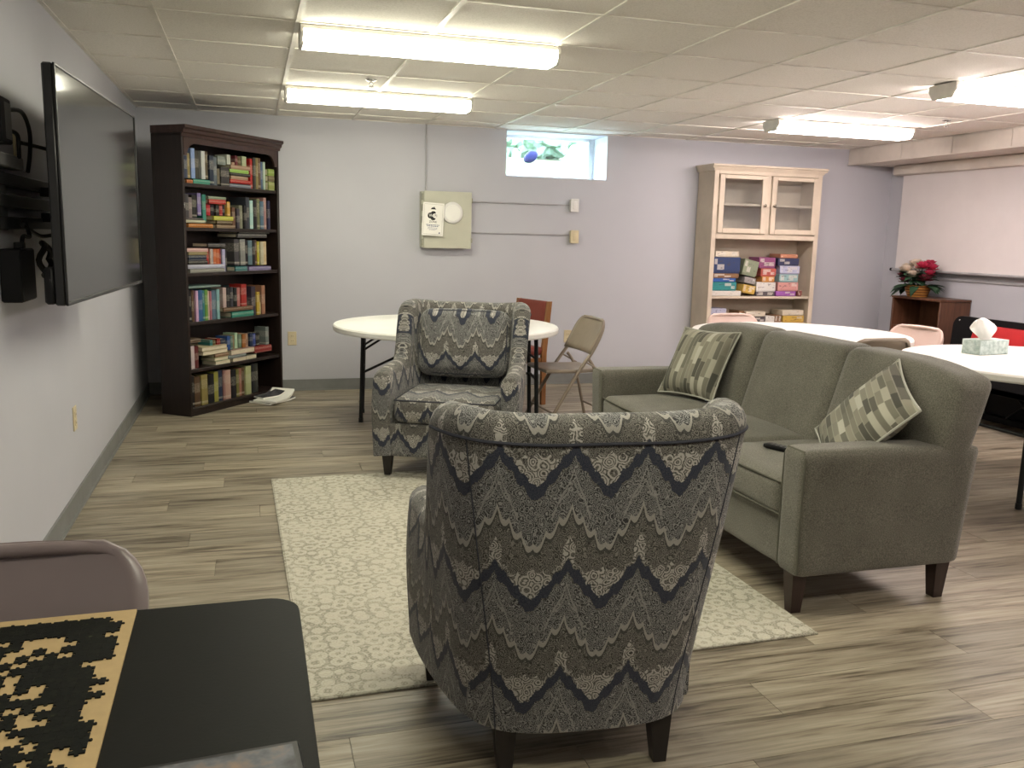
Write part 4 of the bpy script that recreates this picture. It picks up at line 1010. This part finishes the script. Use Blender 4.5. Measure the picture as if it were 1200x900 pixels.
# ------------------------------------------------------------------ wing armchairs in damask
def armchair(label, loc, rotz):
    t = thing('armchair', label, 'armchair', loc, rotz, 'pair of damask armchairs')
    # half outline from the centre of the back round to the front of the arm:
    # foot x, foot y, top x, top y, top height, thickness
    K = [(0.00, -0.335, 0.00, -0.425, 0.945, 0.100), (0.10, -0.332, 0.16, -0.423, 0.945, 0.100), (0.19, -0.315, 0.29, -0.408, 0.952, 0.100),
         (0.255, -0.275, 0.358, -0.362, 0.958, 0.100), (0.298, -0.215, 0.388, -0.290, 0.955, 0.098), (0.322, -0.150, 0.396, -0.215, 0.940, 0.096),
         (0.338, -0.095, 0.394, -0.165, 0.850, 0.094), (0.354, -0.030, 0.392, -0.095, 0.655, 0.095), (0.374, 0.070, 0.398, 0.040, 0.622, 0.098),
         (0.390, 0.180, 0.404, 0.170, 0.614, 0.100), (0.398, 0.280, 0.396, 0.275, 0.600, 0.100)]
    half = []
    Q = [Vector(k[:3]) for k in K]; Q2 = [Vector(k[3:]) for k in K]
    for a, b in zip(catmull(Q, 5), catmull(Q2, 5)): half.append((*a, *b))
    cols = [(-a, b, -c, d, e, f) for (a, b, c, d, e, f) in half[:0:-1]]+half
    m = len(cols); z0, zin = 0.130, 0.135
    NO, NT, NI = 12, 9, 8
    rings = []; vz = []
    for i, (bx, by, tx, ty, h, th) in enumerate(cols):
        p, q = cols[max(i-1, 0)], cols[min(i+1, m-1)]
        tan = Vector((q[2]-p[2], q[3]-p[3])); tan.normalize(); nrm = Vector((tan.y, -tan.x))   # outward
        ring = []; r = th/2
        def outer(z):
            k = (z-z0)/max(0.05, (h-z0)); k = k**1.25
            bul = 0.012*math.sin(math.pi*min(1, k))
            return Vector((bx+(tx-bx)*k, by+(ty-by)*k))+nrm*bul
        for j in range(NO):
            z = z0+(h-r*1.15-z0)*j/(NO-1); o = outer(z); ring.append((o.x, o.y, z))
        ctr = outer(h-r*1.15)-nrm*r
        for j in range(1, NT):
            a = math.pi*j/NT; rr = r*(1+0.10*math.sin(a))
            ring.append((ctr.x+nrm.x*math.cos(a)*rr, ctr.y+nrm.y*math.cos(a)*rr, h-r*1.15+math.sin(a)*r*1.15))
        for j in range(NI):
            z = (h-r*1.15)+(zin-(h-r*1.15))*j/(NI-1); o = outer(z)-nrm*(th*(1+0.05*j/NI)); ring.append((o.x, o.y, z))
        rings.append(ring)
    n = len(rings[0]); V = []; UV = []
    mid = m//2
    # arc length from the centre along each ring index, and profile length for v
    U = [[0.0]*n for _ in range(m)]
    for j in range(n):
        for i in range(mid+1, m): U[i][j] = U[i-1][j]+(Vector(rings[i][j])-Vector(rings[i-1][j])).length
        for i in range(mid-1, -1, -1): U[i][j] = U[i+1][j]-(Vector(rings[i][j])-Vector(rings[i+1][j])).length
    for i in range(m):
        arc = [0.0]
        for j in range(NO, NO+NT): arc.append(arc[-1]+(Vector(rings[i][j])-Vector(rings[i][j-1])).length)
        for j in range(n):
            z = rings[i][j][2]
            if NO <= j < NO+NT-1: z = rings[i][NO-1][2]+min(arc[j-NO+1], arc[-1]-arc[j-NO+1])
            V.append(rings[i][j]); UV.append((U[i][min(j, NO-1)], z))
    F = []
    for i in range(m-1):
        for j in range(n-1): F.append((i*n+j, (i+1)*n+j, (i+1)*n+j+1, i*n+j+1))
    # rounded arm fronts
    for end, sgn in ((0, 1), (m-1, 1)):
        base = [Vector(p) for p in rings[end]]; cen = Vector((sum(p.x for p in base)/n, 0, 0.40)); prev = [end*n+j for j in range(n)]
        for sc, dy in ((0.97, 0.010), (0.88, 0.019), (0.70, 0.024)):
            cur = []; zc = 0.36
            for j, p in enumerate(base):
                q = Vector((cen.x+(p.x-cen.x)*sc, p.y+dy, p.z if p.z <= zc else p.z-(1-sc)*0.11*(p.z-zc)/0.24))
                cur.append(len(V)); V.append(tuple(q)); UV.append((q.x, q.z))
            for j in range(n-1): F.append((prev[j], prev[j+1], cur[j+1], cur[j]))
            prev = cur
        F.append(tuple(prev))
    MB().add(V, F, 0, UV).build('upholstered_shell', 'damask', t, 80)
    # piping: along the back under the roll, and the two seams of the back panel
    pp = [Vector(rings[i][NO-1]) for i in range(mid-24, mid+25)]
    MB().tube([(p.x, p.y-0.001, p.z-0.004) for p in pp], 0.0042, 6).build('piping', 'piping', t)
    for i in (mid-13, mid+13): MB().tube([rings[i][j] for j in range(0, NO)], 0.0020, 6).build('seam', 'piping', t)
    for i in (4, m-5): pass
    # base, front rail
    MB().soft(0.60, 0.50, 0.18, 0.02, n=6, c=(0, -0.005, 0.235)).build('seat_base', 'damask', t)
    MB().soft(0.64, 0.06, 0.185, 0.018, n=8, c=(0, 0.258, 0.2225)).build('front_rail', 'damask', t)
    MB().soft(0.565, 0.545, 0.140, 0.040, n=14, crown=0.018, side=0.012, c=(0, 0.030, 0.392)).build('seat_cushion', 'damask', t)
    w, d_ = 0.565/2-0.006, 0.545/2-0.006
    loop = [(-w, -d_), (w, -d_), (w, d_), (-w, d_)]
    pts = []
    for k in range(4):
        a, b = loop[k], loop[(k+1) % 4]
        for q in range(8): pts.append((a[0]+(b[0]-a[0])*q/8, 0.030+a[1]+(b[1]-a[1])*q/8, 0.448))
    MB().tube(pts, 0.0042, 6, closed=True).build('piping', 'piping', t)
    al = math.radians(13)
    def fn(p):                               # stand the back cushion up, leaning backwards
        a, b, c = p.x, p.z, -p.y             # width, thickness (+ forward), up
        return (a, b*math.cos(al)-c*math.sin(al), c*math.cos(al)+b*math.sin(al))
    MB().soft(0.53, 0.385, 0.13, 0.055, n=14, crown=0.030, side=0.012, c=(0, -0.222, 0.712), fn=fn).build('back_cushion', 'damask', t)
    lp = []
    for k in range(48):
        a = 2*math.pi*k/48; c_, s_ = math.cos(a), math.sin(a)
        x = 0.258*math.copysign(abs(c_)**0.35, c_); zz = 0.186*math.copysign(abs(s_)**0.35, s_); b = 0.040
        lp.append((x, -0.222+b*math.cos(al)-zz*math.sin(al), 0.712+zz*math.cos(al)+b*math.sin(al)))
    MB().tube(lp, 0.0045, 6, closed=True).build('piping', 'piping', t)
    for sx, sy, w0 in ((-1, 1, 0.024), (1, 1, 0.024), (-1, -1, 0.024), (1, -1, 0.024)):
        x, y = (sx*0.335, 0.215) if sy > 0 else (sx*0.205, -0.262)
        mb = MB(); kx, ky = 0.0, -0.02*(sy < 0); zb = 0.0086 if sy > 0 else 0.0
        mb.add([(x-0.017+kx, y-0.017+ky, zb), (x+0.017+kx, y-0.017+ky, zb), (x+0.017+kx, y+0.017+ky, zb), (x-0.017+kx, y+0.017+ky, zb),
                (x-0.031, y-0.031, 0.16), (x+0.031, y-0.031, 0.16), (x+0.031, y+0.031, 0.16), (x-0.031, y+0.031, 0.16)],
               [(3, 2, 1, 0), (4, 5, 6, 7), (0, 1, 5, 4), (1, 2, 6, 5), (2, 3, 7, 6), (3, 0, 4, 7)])
        mb.build('leg', 'leg_wood', t)
    return t
armchair('damask armchair in the foreground, turned to show its patterned back', (0.812, 2.205, 0.0), -math.atan2(0.09, 0.995))
armchair('damask armchair facing the viewer in front of the white round table', (1.104, 4.824, 0.0), math.radians(155.2))

# ------------------------------------------------------------------ sofa with pillows and remote
def build_sofa():
    t = thing('sofa', 'three-seat olive grey fabric sofa seen from its arm end', 'sofa', (2.26, 3.57, 0), math.pi/2)
    m = 'sofa'
    MB().soft(1.76, 0.62, 0.20, 0.02, n=8, c=(0, 0.09, 0.250)).build('seat_base', m, t)
    for s in (-1, 1):
        def fa(p, s=s):
            k = (p.z+0.2375)/0.475
            y = p.y-0.040*k*min(1, -p.y/0.2) if p.y < 0 else p.y+0.012*k
            return (p.x+s*0.012*k, y, p.z-0.035*max(0, -p.y)*k)
        MB().soft(0.135, 0.715, 0.475, 0.026, n=12, c=(s*0.9325, 0.0575, 0.3875), fn=fa).build('arm', m, t)
        # piping round the arm front
        y = 0.427; xc = s*0.9325; hw = 0.062
        a = [(xc-hw, y, 0.165), (xc-hw, y+0.003, 0.35), (xc-hw+s*0.010, y+0.008, 0.590), (xc-hw+0.014+s*0.012, y+0.006, 0.618), (xc+hw-0.014+s*0.012, y+0.006, 0.618), (xc+hw+s*0.010, y+0.008, 0.590), (xc+hw, y+0.003, 0.35), (xc+hw, y, 0.165)]
        MB().tube([(p[0], p[1]-0.018, p[2]) for p in a], 0.0045, 6).build('piping', 'sofa_pipe', t)
    for k in (-1, 0, 1):
        xc = k*0.655
        w = 0.652 if k == 0 else 0.672
        xo = xc+k*0.010
        def fb(p, xo=xo, k=k):
            X = p.x+xo
            e = max(0.0, abs(X)-0.62)/0.38
            z = p.z-(0.045*e*e if p.z > 0 else 0.0)*(p.z/0.26)
            return (p.x, p.y-0.30*z, z)
        MB().soft(w, 0.190, 0.52, 0.050, n=14, side=0.012, c=(xo, -0.240, 0.645), fn=fb).build('back_section', m, t)
    MB().soft(1.80, 0.10, 0.47, 0.025, n=8, c=(0, -0.275, 0.385), fn=lambda p: (p.x, p.y-0.20*p.z, p.z)).build('back_panel', m, t)
    for k in (-1, 0, 1):
        MB().soft(0.574, 0.60, 0.150, 0.036, n=14, crown=0.020, side=0.010, c=(k*0.578, 0.115, 0.412)).build('seat_cushion', m, t)
        w, d_ = 0.574/2-0.004, 0.30-0.004
        for zz in (0.473, 0.352):
            c = [(-w, -d_), (w, -d_), (w, d_), (-w, d_)]; pts = []
            for q in range(4):
                a, b = c[q], c[(q+1) % 4]
                for i in range(10): pts.append((k*0.578+a[0]+(b[0]-a[0])*i/10, 0.115+a[1]+(b[1]-a[1])*i/10+0.010*(math.sin(math.pi*i/10) if q == 2 else 0), zz))
            MB().tube(pts, 0.0045, 6, closed=True).build('piping', 'sofa_pipe', t)
    for sx in (-1, 1):
        for sy in (-1, 1):
            x = sx*0.935; y = 0.372 if sy > 0 else -0.262
            MB().box((x, y, 0.08), (0.040, 0.040, 0.160), top=1.55).build('leg', 'sofa_leg', t)
    MB().lathe([(0.005, 0), (0.006, 0.003), (0.002, 0.005)], 10, c=(-0.955, -0.345, 0.838)).build('tack', 'offwhite', t)

    def pillow(label, center, n, roll, size=0.45, thick=0.075, fold=0.0):
        n = Vector(n).normalized(); upv = Vector((0, 0, 1)); a = upv.cross(n).normalized(); b = n.cross(a)
        ca, sa = math.cos(roll), math.sin(roll); a, b = a*ca+b*sa, b*ca-a*sa
        R = Matrix((a, b, n)).transposed()
        t2 = thing('throw_pillow', label, 'pillow', center, group='throw pillows on the sofa')
        t2.rotation_euler = R.to_euler()
        N = 22
        def pos(i, j, s):
            x = 2*i/N-1; y = 2*j/N-1
            px = x*(1-0.075*(1-y*y)*abs(x)); py = y*(1-0.075*(1-x*x)*abs(y))
            z = s*thick*(max(0, 1-x**4)**0.75)*(max(0, 1-y**4)**0.75)
            z += 0.006*s*math.sin(7*x+2*y)*(1-x*x)*(1-y*y)
            z -= fold*max(0, x+y-0.7)**2
            return (px*size/2, py*size/2, z)
        V = []; UV = []; F = []
        for s in (1, -1):
            for i in range(N+1):
                for j in range(N+1):
                    p = pos(i, j, s); V.append(p); UV.append((p[0]+(0.5 if s < 0 else 0), p[1]))
        k = (N+1)**2
        for i in range(N):
            for j in range(N):
                q = (i*(N+1)+j, (i+1)*(N+1)+j, (i+1)*(N+1)+j+1, i*(N+1)+j+1); F.append(q); F.append(tuple(k+v for v in q[::-1]))
        MB().add(V, F, 0, UV).build('cover', 'pillow', t2, 80)
        rim = [pos(i, 0, 1) for i in range(N)]+[pos(N, j, 1) for j in range(N)]+[pos(i, N, 1) for i in range(N, 0, -1)]+[pos(0, j, 1) for j in range(N, 0, -1)]
        MB().tube(rim, 0.005, 6, closed=True).build('piping', 'pillow_back', t2)
    pillow('block-patterned throw pillow leaning at the far end of the sofa', (2.30, 4.207, 0.692), (-0.835, -0.259, 0.486), 0.028, size=0.40, thick=0.065)
    pillow('block-patterned throw pillow propped on its corner at the near sofa arm', (2.285, 2.835, 0.662), (-0.762, 0.207, 0.614), 1.194, size=0.445, thick=0.060)
    r = thing('remote_control', 'black remote control lying on the near sofa seat', 'remote', (2.06, 3.03, 0.514), math.radians(20))
    MB().soft(0.045, 0.16, 0.020, 0.008, n=6).build('case', 'box_black', r)
    for i in range(3):
        for j in range(5): MB().cham(-0.014+i*0.011, -0.007+i*0.011, -0.05+j*0.022, -0.041+j*0.022, 0.0095, 0.0115, 0.001).build('button', 'grey_plastic', r)
build_sofa()

def build_rug():
    t = thing('area_rug', 'pale cream and sage damask area rug between the chairs', 'rug', (0.968, 3.618, 0.0), math.radians(1.1))
    MB().cham(-0.864, 0.864, -1.192, 1.192, 0.0005, 0.0085, 0.003).build('pile', 'rug', t)
    MB().tube([(-0.866, -1.194, 0.004), (0.866, -1.194, 0.004), (0.866, 1.194, 0.004), (-0.866, 1.194, 0.004)], 0.004, 6, closed=True).build('binding', 'rug', t)
build_rug()

# ------------------------------------------------------------------ round white folding tables
def round_table(label, loc, rotz, r=0.76, h=0.74, legs=((-0.58, 0.20), (-0.56, -0.20)), group='round white folding tables'):
    t = thing('round_table', label, 'table', loc, rotz, group)
    MB().lathe([(r-0.03, h-0.044), (r-0.006, h-0.042), (r, h-0.034), (r, h-0.010), (r-0.008, h-0.001), (r-0.02, h), (0.02, h)], 72).build('tabletop', 'white_plastic', t, 25)
    for s in (1, -1):
        P = [(s*a, s*b) for a, b in legs]
        (ax, ay), (bx, by) = P
        for (x, y) in P:
            lg = MB().tube([(x, y, 0.022), (x*0.97, y*0.97, h-0.05)], 0.0145, 10).build('leg', 'black_metal', t)
            MB().cyl((x, y, 0.0), (x, y, 0.03), 0.017, 0.017, 10).build('foot_cap', 'cable', lg)
        MB().tube([(ax*0.985, ay*0.985, h*0.52), (bx*0.985, by*0.985, h*0.52)], 0.010, 8).build('crossbar', 'black_metal', t)
        MB().tube([(ax*0.97, ay*0.97, h-0.055), (bx*0.97, by*0.97, h-0.055)], 0.012, 8).build('pivot_bar', 'black_metal', t)
        mx, my = (ax+bx)/2, (ay+by)/2
        MB().tube([(ax*0.985, ay*0.985, h*0.50), (mx*0.1, my*0.1, h-0.10)], 0.009, 8).build('brace', 'black_metal', t)
        for (x, y) in P:
            MB().tube([(x*0.98, y*0.98, h*0.72), (x*0.60, y*0.80, h-0.055)], 0.008, 8).build('brace', 'black_metal', t)
        MB().tube([(mx*0.45, my*0.45, h-0.045), (mx*0.45, my*0.45, h-0.12), (mx*0.38, my*0.38, h-0.15)], 0.007, 6).build('lock_hook', 'black_metal', t)
    MB().b(-0.03, 0.03, -r*0.8, r*0.8, h-0.062, h-0.045).build('centre_rail', 'black_metal', t)
round_table('white round folding table behind the far armchair', (1.325, 6.10, 0), 0, r=0.795, h=0.716, legs=((-0.595, 0.12), (-0.545, 0.45)))
round_table('white round folding table behind the middle of the sofa', (3.60, 5.20, 0), 0.5, r=0.725)
round_table('white round folding table with a tissue box, right of the sofa', (4.157, 3.703, 0), 0.0, r=0.755, legs=((-0.345, -0.225), (-0.345, 0.225)))

# ------------------------------------------------------------------ metal folding chairs
def folding_chair(label, loc, rotz, mat, group='metal folding chairs'):
    t = thing('folding_chair', label, 'folding chair', loc, rotz, group)
    hw = 0.212
    bow = [(-hw, 0.235, 0.012), (-hw, 0.0, 0.405), (-hw+0.001, -0.112, 0.565), (-hw+0.004, -0.178, 0.690), (-hw+0.036, -0.207, 0.757), (-hw+0.10, -0.216, 0.780)]
    full = bow+[(-x, y, z) for x, y, z in bow[::-1]]
    MB().tube(catmull(full, 6), 0.0125, 10).build('front_frame', mat, t)
    pan = MB(); V = []; n = 14; m_ = 12
    for i in range(n+1):
        q = 2*i/n-1
        for j in range(m_+1):
            z = 0.555+0.237*(j/m_)**0.8; s_ = max(0.0, (z-0.700)/0.094)
            hwz = hw+0.010-0.094*(1-math.sqrt(max(0.0, 1-min(1, s_)**2)))
            y = -0.094-(z-0.565)*0.52-0.022*(1-q*q)
            V.append((q*hwz, y, z))
    F = [(i*(m_+1)+j, (i+1)*(m_+1)+j, (i+1)*(m_+1)+j+1, i*(m_+1)+j+1) for i in range(n) for j in range(m_)]
    bo = pan.add(V, F).build('backrest', mat, t, 60)
    so = bo.modifiers.new('thickness', 'SOLIDIFY'); so.thickness = 0.012; so.offset = 0
    MB().soft(0.385, 0.40, 0.032, 0.014, n=10, crown=-0.006, c=(0, 0.015, 0.432), fn=lambda p: (p.x*(1-0.10*max(0, -p.y/0.2)), p.y, p.z+0.02*max(0, p.y))).build('seat', mat, t)
    for s in (-1, 1):
        lg = MB().tube(catmull([(s*0.192, -0.262, 0.012), (s*0.190, -0.195, 0.30), (s*0.188, -0.145, 0.45), (s*0.19, -0.10, 0.515)], 5), 0.011, 8).build('rear_leg', mat, t)
        MB().cyl((s*0.192, -0.263, 0.0), (s*0.192, -0.262, 0.022), 0.014, n=8).build('foot_cap', 'cable', lg)
        MB().cyl((s*hw, 0.24, 0.0), (s*hw, 0.235, 0.022), 0.0155, n=8).build('foot_cap', 'cable', t)
        MB().tube([(s*0.20, -0.18, 0.44), (s*0.205, -0.07, 0.50)], 0.006, 6).build('hinge_link', mat, t)
    MB().tube([(-0.19, -0.232, 0.15), (0.19, -0.232, 0.15)], 0.008, 8).build('rear_stretcher', mat, t)
    MB().tube([(-hw, 0.155, 0.145), (hw, 0.155, 0.145)], 0.008, 8).build('front_stretcher', mat, t)
    return t
folding_chair('mauve metal folding chair pushed up to the black card table', (-0.410, 1.415, 0), math.pi, 'chair_mauve')
folding_chair('beige metal folding chair beside the far armchair, seen side-on', (2.115, 5.80, 0), math.pi/2+0.05, 'chair_beige')
folding_chair('pale metal folding chair in front of the cream cabinet', (3.56, 5.83, 0), math.pi, 'chair_pink')
folding_chair('pale metal folding chair in front of the walnut shelf', (4.26, 5.02, 0), math.radians(100), 'chair_pink')
folding_chair('beige metal folding chair between the two round tables, seen from behind', (3.63, 4.60, 0), math.radians(2), 'chair_beige')

def build_red_chair():
    t = thing('side_chair', 'wooden side chair with red vinyl back and seat by the back wall', 'chair', (1.985, 6.78, 0), math.radians(108))
    w = 'chair_wood'
    for s in (-1, 1):
        MB().tube([(s*0.205, 0.19, 0.0), (s*0.205, 0.19, 0.43)], [0.014, 0.020], 10).build('leg', w, t)
        MB().prism([(-0.225, 0.0), (-0.185, 0.0), (-0.175, 0.42), (-0.225, 0.835), (-0.262, 0.835), (-0.222, 0.42)], lambda a, b: (s*0.21-0.013, a, b), lambda a, b: (s*0.21+0.013, a, b)).build('back_post', w, t)
        MB().cham(s*0.205-0.010, s*0.205+0.010, -0.19, 0.19, 0.345, 0.385, 0.003).build('side_rail', w, t)
    MB().cham(-0.20, 0.20, 0.180, 0.200, 0.345, 0.385, 0.003).build('front_rail', w, t)
    MB().soft(0.43, 0.42, 0.065, 0.028, n=10, crown=0.012, c=(0, 0.0, 0.435)).build('seat', 'red_vinyl', t)
    MB().soft(0.385, 0.045, 0.26, 0.018, n=10, c=(0, -0.222, 0.705), fn=lambda p: (p.x, p.y-0.12*p.z, p.z)).build('backrest', 'red_vinyl', t)
build_red_chair()

# ------------------------------------------------------------------ futon along the right wall
def build_futon():
    t = thing('futon', 'black framed futon with a red mattress along the right wall', 'futon', (5.57, 5.165, 0))
    y0, y1 = -1.05, 1.05
    poly = [(y0, 0.16), (y1, 0.16)]
    for k in range(7):
        a = math.pi/2*k/6; poly.append((y1-0.09+0.09*math.cos(a), 0.668+0.09*math.sin(a)))
    for k in range(7):
        a = math.pi/2*k/6; poly.append((y0+0.09-0.09*math.sin(a), 0.668+0.09*math.cos(a)))
    MB().prism(poly, lambda a, b: (0.285+0.05*(b-0.16), a, b), lambda a, b: (0.245+0.05*(b-0.16), a, b)).build('back_frame', 'box_black', t)
    for k in range(5):
        o = MB().lathe([(0.007, 0.0), (0.008, 0.003), (0.003, 0.006)], 10); yy = 0.98-0.37*k
        o.v = [(0.272-c, yy+a, 0.722+b) for a, b, c in o.v]; o.build('bolt', 'chrome', t)
    MB().soft(0.13, 1.60, 0.34, 0.05, n=10, c=(0.180, -0.08, 0.540), side=0.01, fn=lambda p: (p.x+0.25*p.z, p.y, p.z)).build('mattress_back', 'felt_red', t)
    MB().soft(0.50, 1.60, 0.14, 0.05, n=10, crown=0.015, c=(-0.07, -0.08, 0.405)).build('mattress_seat', 'felt_red', t)
    MB().cham(-0.40, -0.35, y0+0.10, y1-0.16, 0.285, 0.52, 0.006).build('front_board', 'box_black', t)
    MB().cham(-0.40, 0.28, y0+0.12, y1-0.18, 0.285, 0.335, 0.006).build('seat_frame', 'box_black', t)
    MB().cham(0.015, 0.025, y0+0.12, y1-0.18, 0.05, 0.285, 0.002).build('dust_cover', 'box_black', t)
    for x in (-0.015, 0.22):
        MB().cham(x-0.025, x+0.025, y0+0.05, y1-0.10, 0.0, 0.05, 0.004).build('floor_rail', 'box_black', t)
        for yc in (-0.55, -0.05, 0.45):
            for s in (-1, 1):
                MB().tube([(x-0.012, yc-s*0.15, 0.045), (x-0.012, yc+s*0.15, 0.290)], 0.012, 8).build('leg', 'black_metal', t)
            MB().tube(catmull([(x-0.028, yc-0.13, 0.10), (x-0.034, yc-0.09, 0.15), (x-0.034, yc-0.01, 0.165)], 5), 0.008, 8).build('spring_link', 'chrome', t)
build_futon()

def build_tissue():
    t = thing('tissue_box', 'pale green tissue box with a tissue pulled out, on the right table', 'tissue box', (4.045, 4.045, 0.7405), math.radians(8))
    MB().cham(-0.118, 0.118, -0.060, 0.060, 0.0, 0.082, 0.002).build('carton', 'tissue_box', t)
    MB().lathe([(1.0, 0.0), (1.0, 0.001), (0.2, 0.001)], 24).v
    o = MB().lathe([(0.055, 0.0822), (0.055, 0.0830), (0.01, 0.0831)], 24); o.v = [(a*1.3, b*0.55, c) for a, b, c in o.v]; o.build('opening_film', 'paper', t)
    V = []; F = []; n, m_ = 28, 12
    for j in range(m_+1):
        q = j/m_
        for i in range(n):
            a = 2*math.pi*i/n
            r = (0.030+0.045*math.sin(q*2.2)**1.2)*(1-0.30*max(0, q-0.65)/0.35)
            r *= 1+0.16*math.sin(3*a+q*2)+0.07*math.sin(7*a-3*q)
            V.append((r*1.1*math.cos(a)-0.006-0.045*q*q, r*0.65*math.sin(a), 0.080+0.112*q+0.012*math.sin(2*a)*q))
    for j in range(m_):
        for i in range(n): F.append((j*n+i, j*n+(i+1) % n, (j+1)*n+(i+1) % n, (j+1)*n+i))
    F.append(tuple(m_*n+i for i in range(n)))
    MB().add(V, F).build('tissue', 'tissue', t, 70)
build_tissue()

# ------------------------------------------------------------------ card table with jigsaw
def rrect(x0, x1, y0, y1, r, n=8):
    P = []
    for cx, cy, a0 in ((x1-r, y1-r, 0), (x0+r, y1-r, 90), (x0+r, y0+r, 180), (x1-r, y0+r, 270)):
        for k in range(n+1):
            a = math.radians(a0+90*k/n); P.append((cx+r*math.cos(a), cy+r*math.sin(a)))
    return P
def build_card_table():
    t = thing('card_table', 'black square folding card table in the left foreground', 'table', (-0.366, 1.070, 0))
    z = 0.710
    MB().prism(rrect(-0.431, 0.431, -0.431, 0.431, 0.055), lambda a, b: (a, b, z-0.006), lambda a, b: (a*0.9965, b*0.9965, z)).build('tabletop', 'card_black', t, 20)
    MB().prism(rrect(-0.431, 0.431, -0.431, 0.431, 0.055), lambda a, b: (a*0.985, b*0.985, z-0.045), lambda a, b: (a, b, z-0.006)).build('frame_rim', 'black_metal', t, 30)
    for sx in (-1, 1):
        for sy in (-1, 1):
            lg = MB().tube([(sx*0.395, sy*0.395, 0.02), (sx*0.385, sy*0.385, z-0.045)], 0.0125, 10).build('leg', 'black_metal', t)
            MB().cyl((sx*0.395, sy*0.395, 0), (sx*0.395, sy*0.395, 0.025), 0.015, n=10).build('foot_cap', 'cable', lg)
    b = thing('puzzle_board', 'tan board under the unfinished jigsaw on the card table', 'board', (0, 0, z))
    MB().prism([(-0.186, 0.74), (-0.196, 1.4935), (-0.785, 1.482), (-0.785, 0.74)], lambda x, y: (x, y, 0.0005), lambda x, y: (x, y, 0.0045)).build('board_sheet', 'tan_board', b)
    # jigsaw: interlocking pieces, many still missing
    j = thing('jigsaw_puzzle', 'dark unfinished jigsaw puzzle with missing pieces on the tan board', 'puzzle', (-0.222, 1.458, z+0.0048), math.radians(1.0))
    s = 0.0190
    def piece(kind):
        P = []
        cor = [(-.5, -.5), (.5, -.5), (.5, .5), (-.5, .5)]
        for k in range(4):
            a, c = Vector(cor[k]), Vector(cor[(k+1) % 4]); d = c-a; nn = Vector((d.y, -d.x))
            out = 1 if (k % 2 == kind) else -1
            P.append(a)
            for u, v in ((0.36, 0.0), (0.41, 0.05), (0.36, 0.13), (0.40, 0.22), (0.5, 0.25), (0.60, 0.22), (0.64, 0.13), (0.59, 0.05), (0.64, 0.0)):
                P.append(a+d*u+nn*v*out)
        return [(p.x*s*0.985, p.y*s*0.985) for p in P]
    me = [MB().prism(piece(k), lambda a, b: (a, b, 0.0), lambda a, b: (a, b, 0.0016)).mesh('puzzle_piece', 'puzzle', 20) for k in (0, 1)]
    rest = MB(); rnd = random.Random(21); count = 0
    from mathutils import noise as mn
    for i in range(29):
        for k in range(37):
            f = mn.noise(Vector((i*0.42+3.1, k*0.42+1.7, 0.0)))+0.55*mn.noise(Vector((i*0.9, k*0.9, 5.0)))
            edge = (i == 0 and rnd.random() < 0.42) or (i == 1 and rnd.random() < 0.16)
            mid = 3.0 <= k <= 30 and i >= 2.5
            if edge or (mid and f > -0.30 and (rnd.random() < (0.80 if (i+k) % 2 else 0.34))): continue
            if k < 2 and rnd.random() < 0.04: continue
            x, y = -i*s, -k*s; kd = (i+k) % 2
            if i < 12 and k < 23 and count < 298:
                link('puzzle_piece', me[kd], j, (x, y, 0)); count += 1
            else:
                rest.prism(piece(kd), lambda a, b: (a+x, b+y, 0.0), lambda a, b: (a+x, b+y, 0.0016))
    r = rest.build('puzzle_piece_field', 'puzzle', j, 20); r['kind'] = 'stuff'
    bx = thing('puzzle_box', 'glossy picture box lid lying at the near edge of the card table', 'box', (-0.067, 0.860, z+0.0005), math.radians(4))
    m = M('puzzle_box_picture', 0.25, 0.5)
    n = m.noise(m.coord('Object'), 14, 4); m.color(m.ramp(n, (0.35, (0.03, 0.03, 0.035)), (0.5, (0.12, 0.125, 0.14)), (0.62, (0.24, 0.17, 0.13)), (0.75, (0.20, 0.205, 0.23)))); MT['box_picture'] = m.mat
    MB().cham(-0.118, 0.118, -0.140, 0.140, 0.0, 0.022, 0.002).build('lid', 'tv_black', bx)
    MB().b(-0.110, 0.110, -0.132, 0.132, 0.0222, 0.0228).build('picture', 'box_picture', bx)
build_card_table()
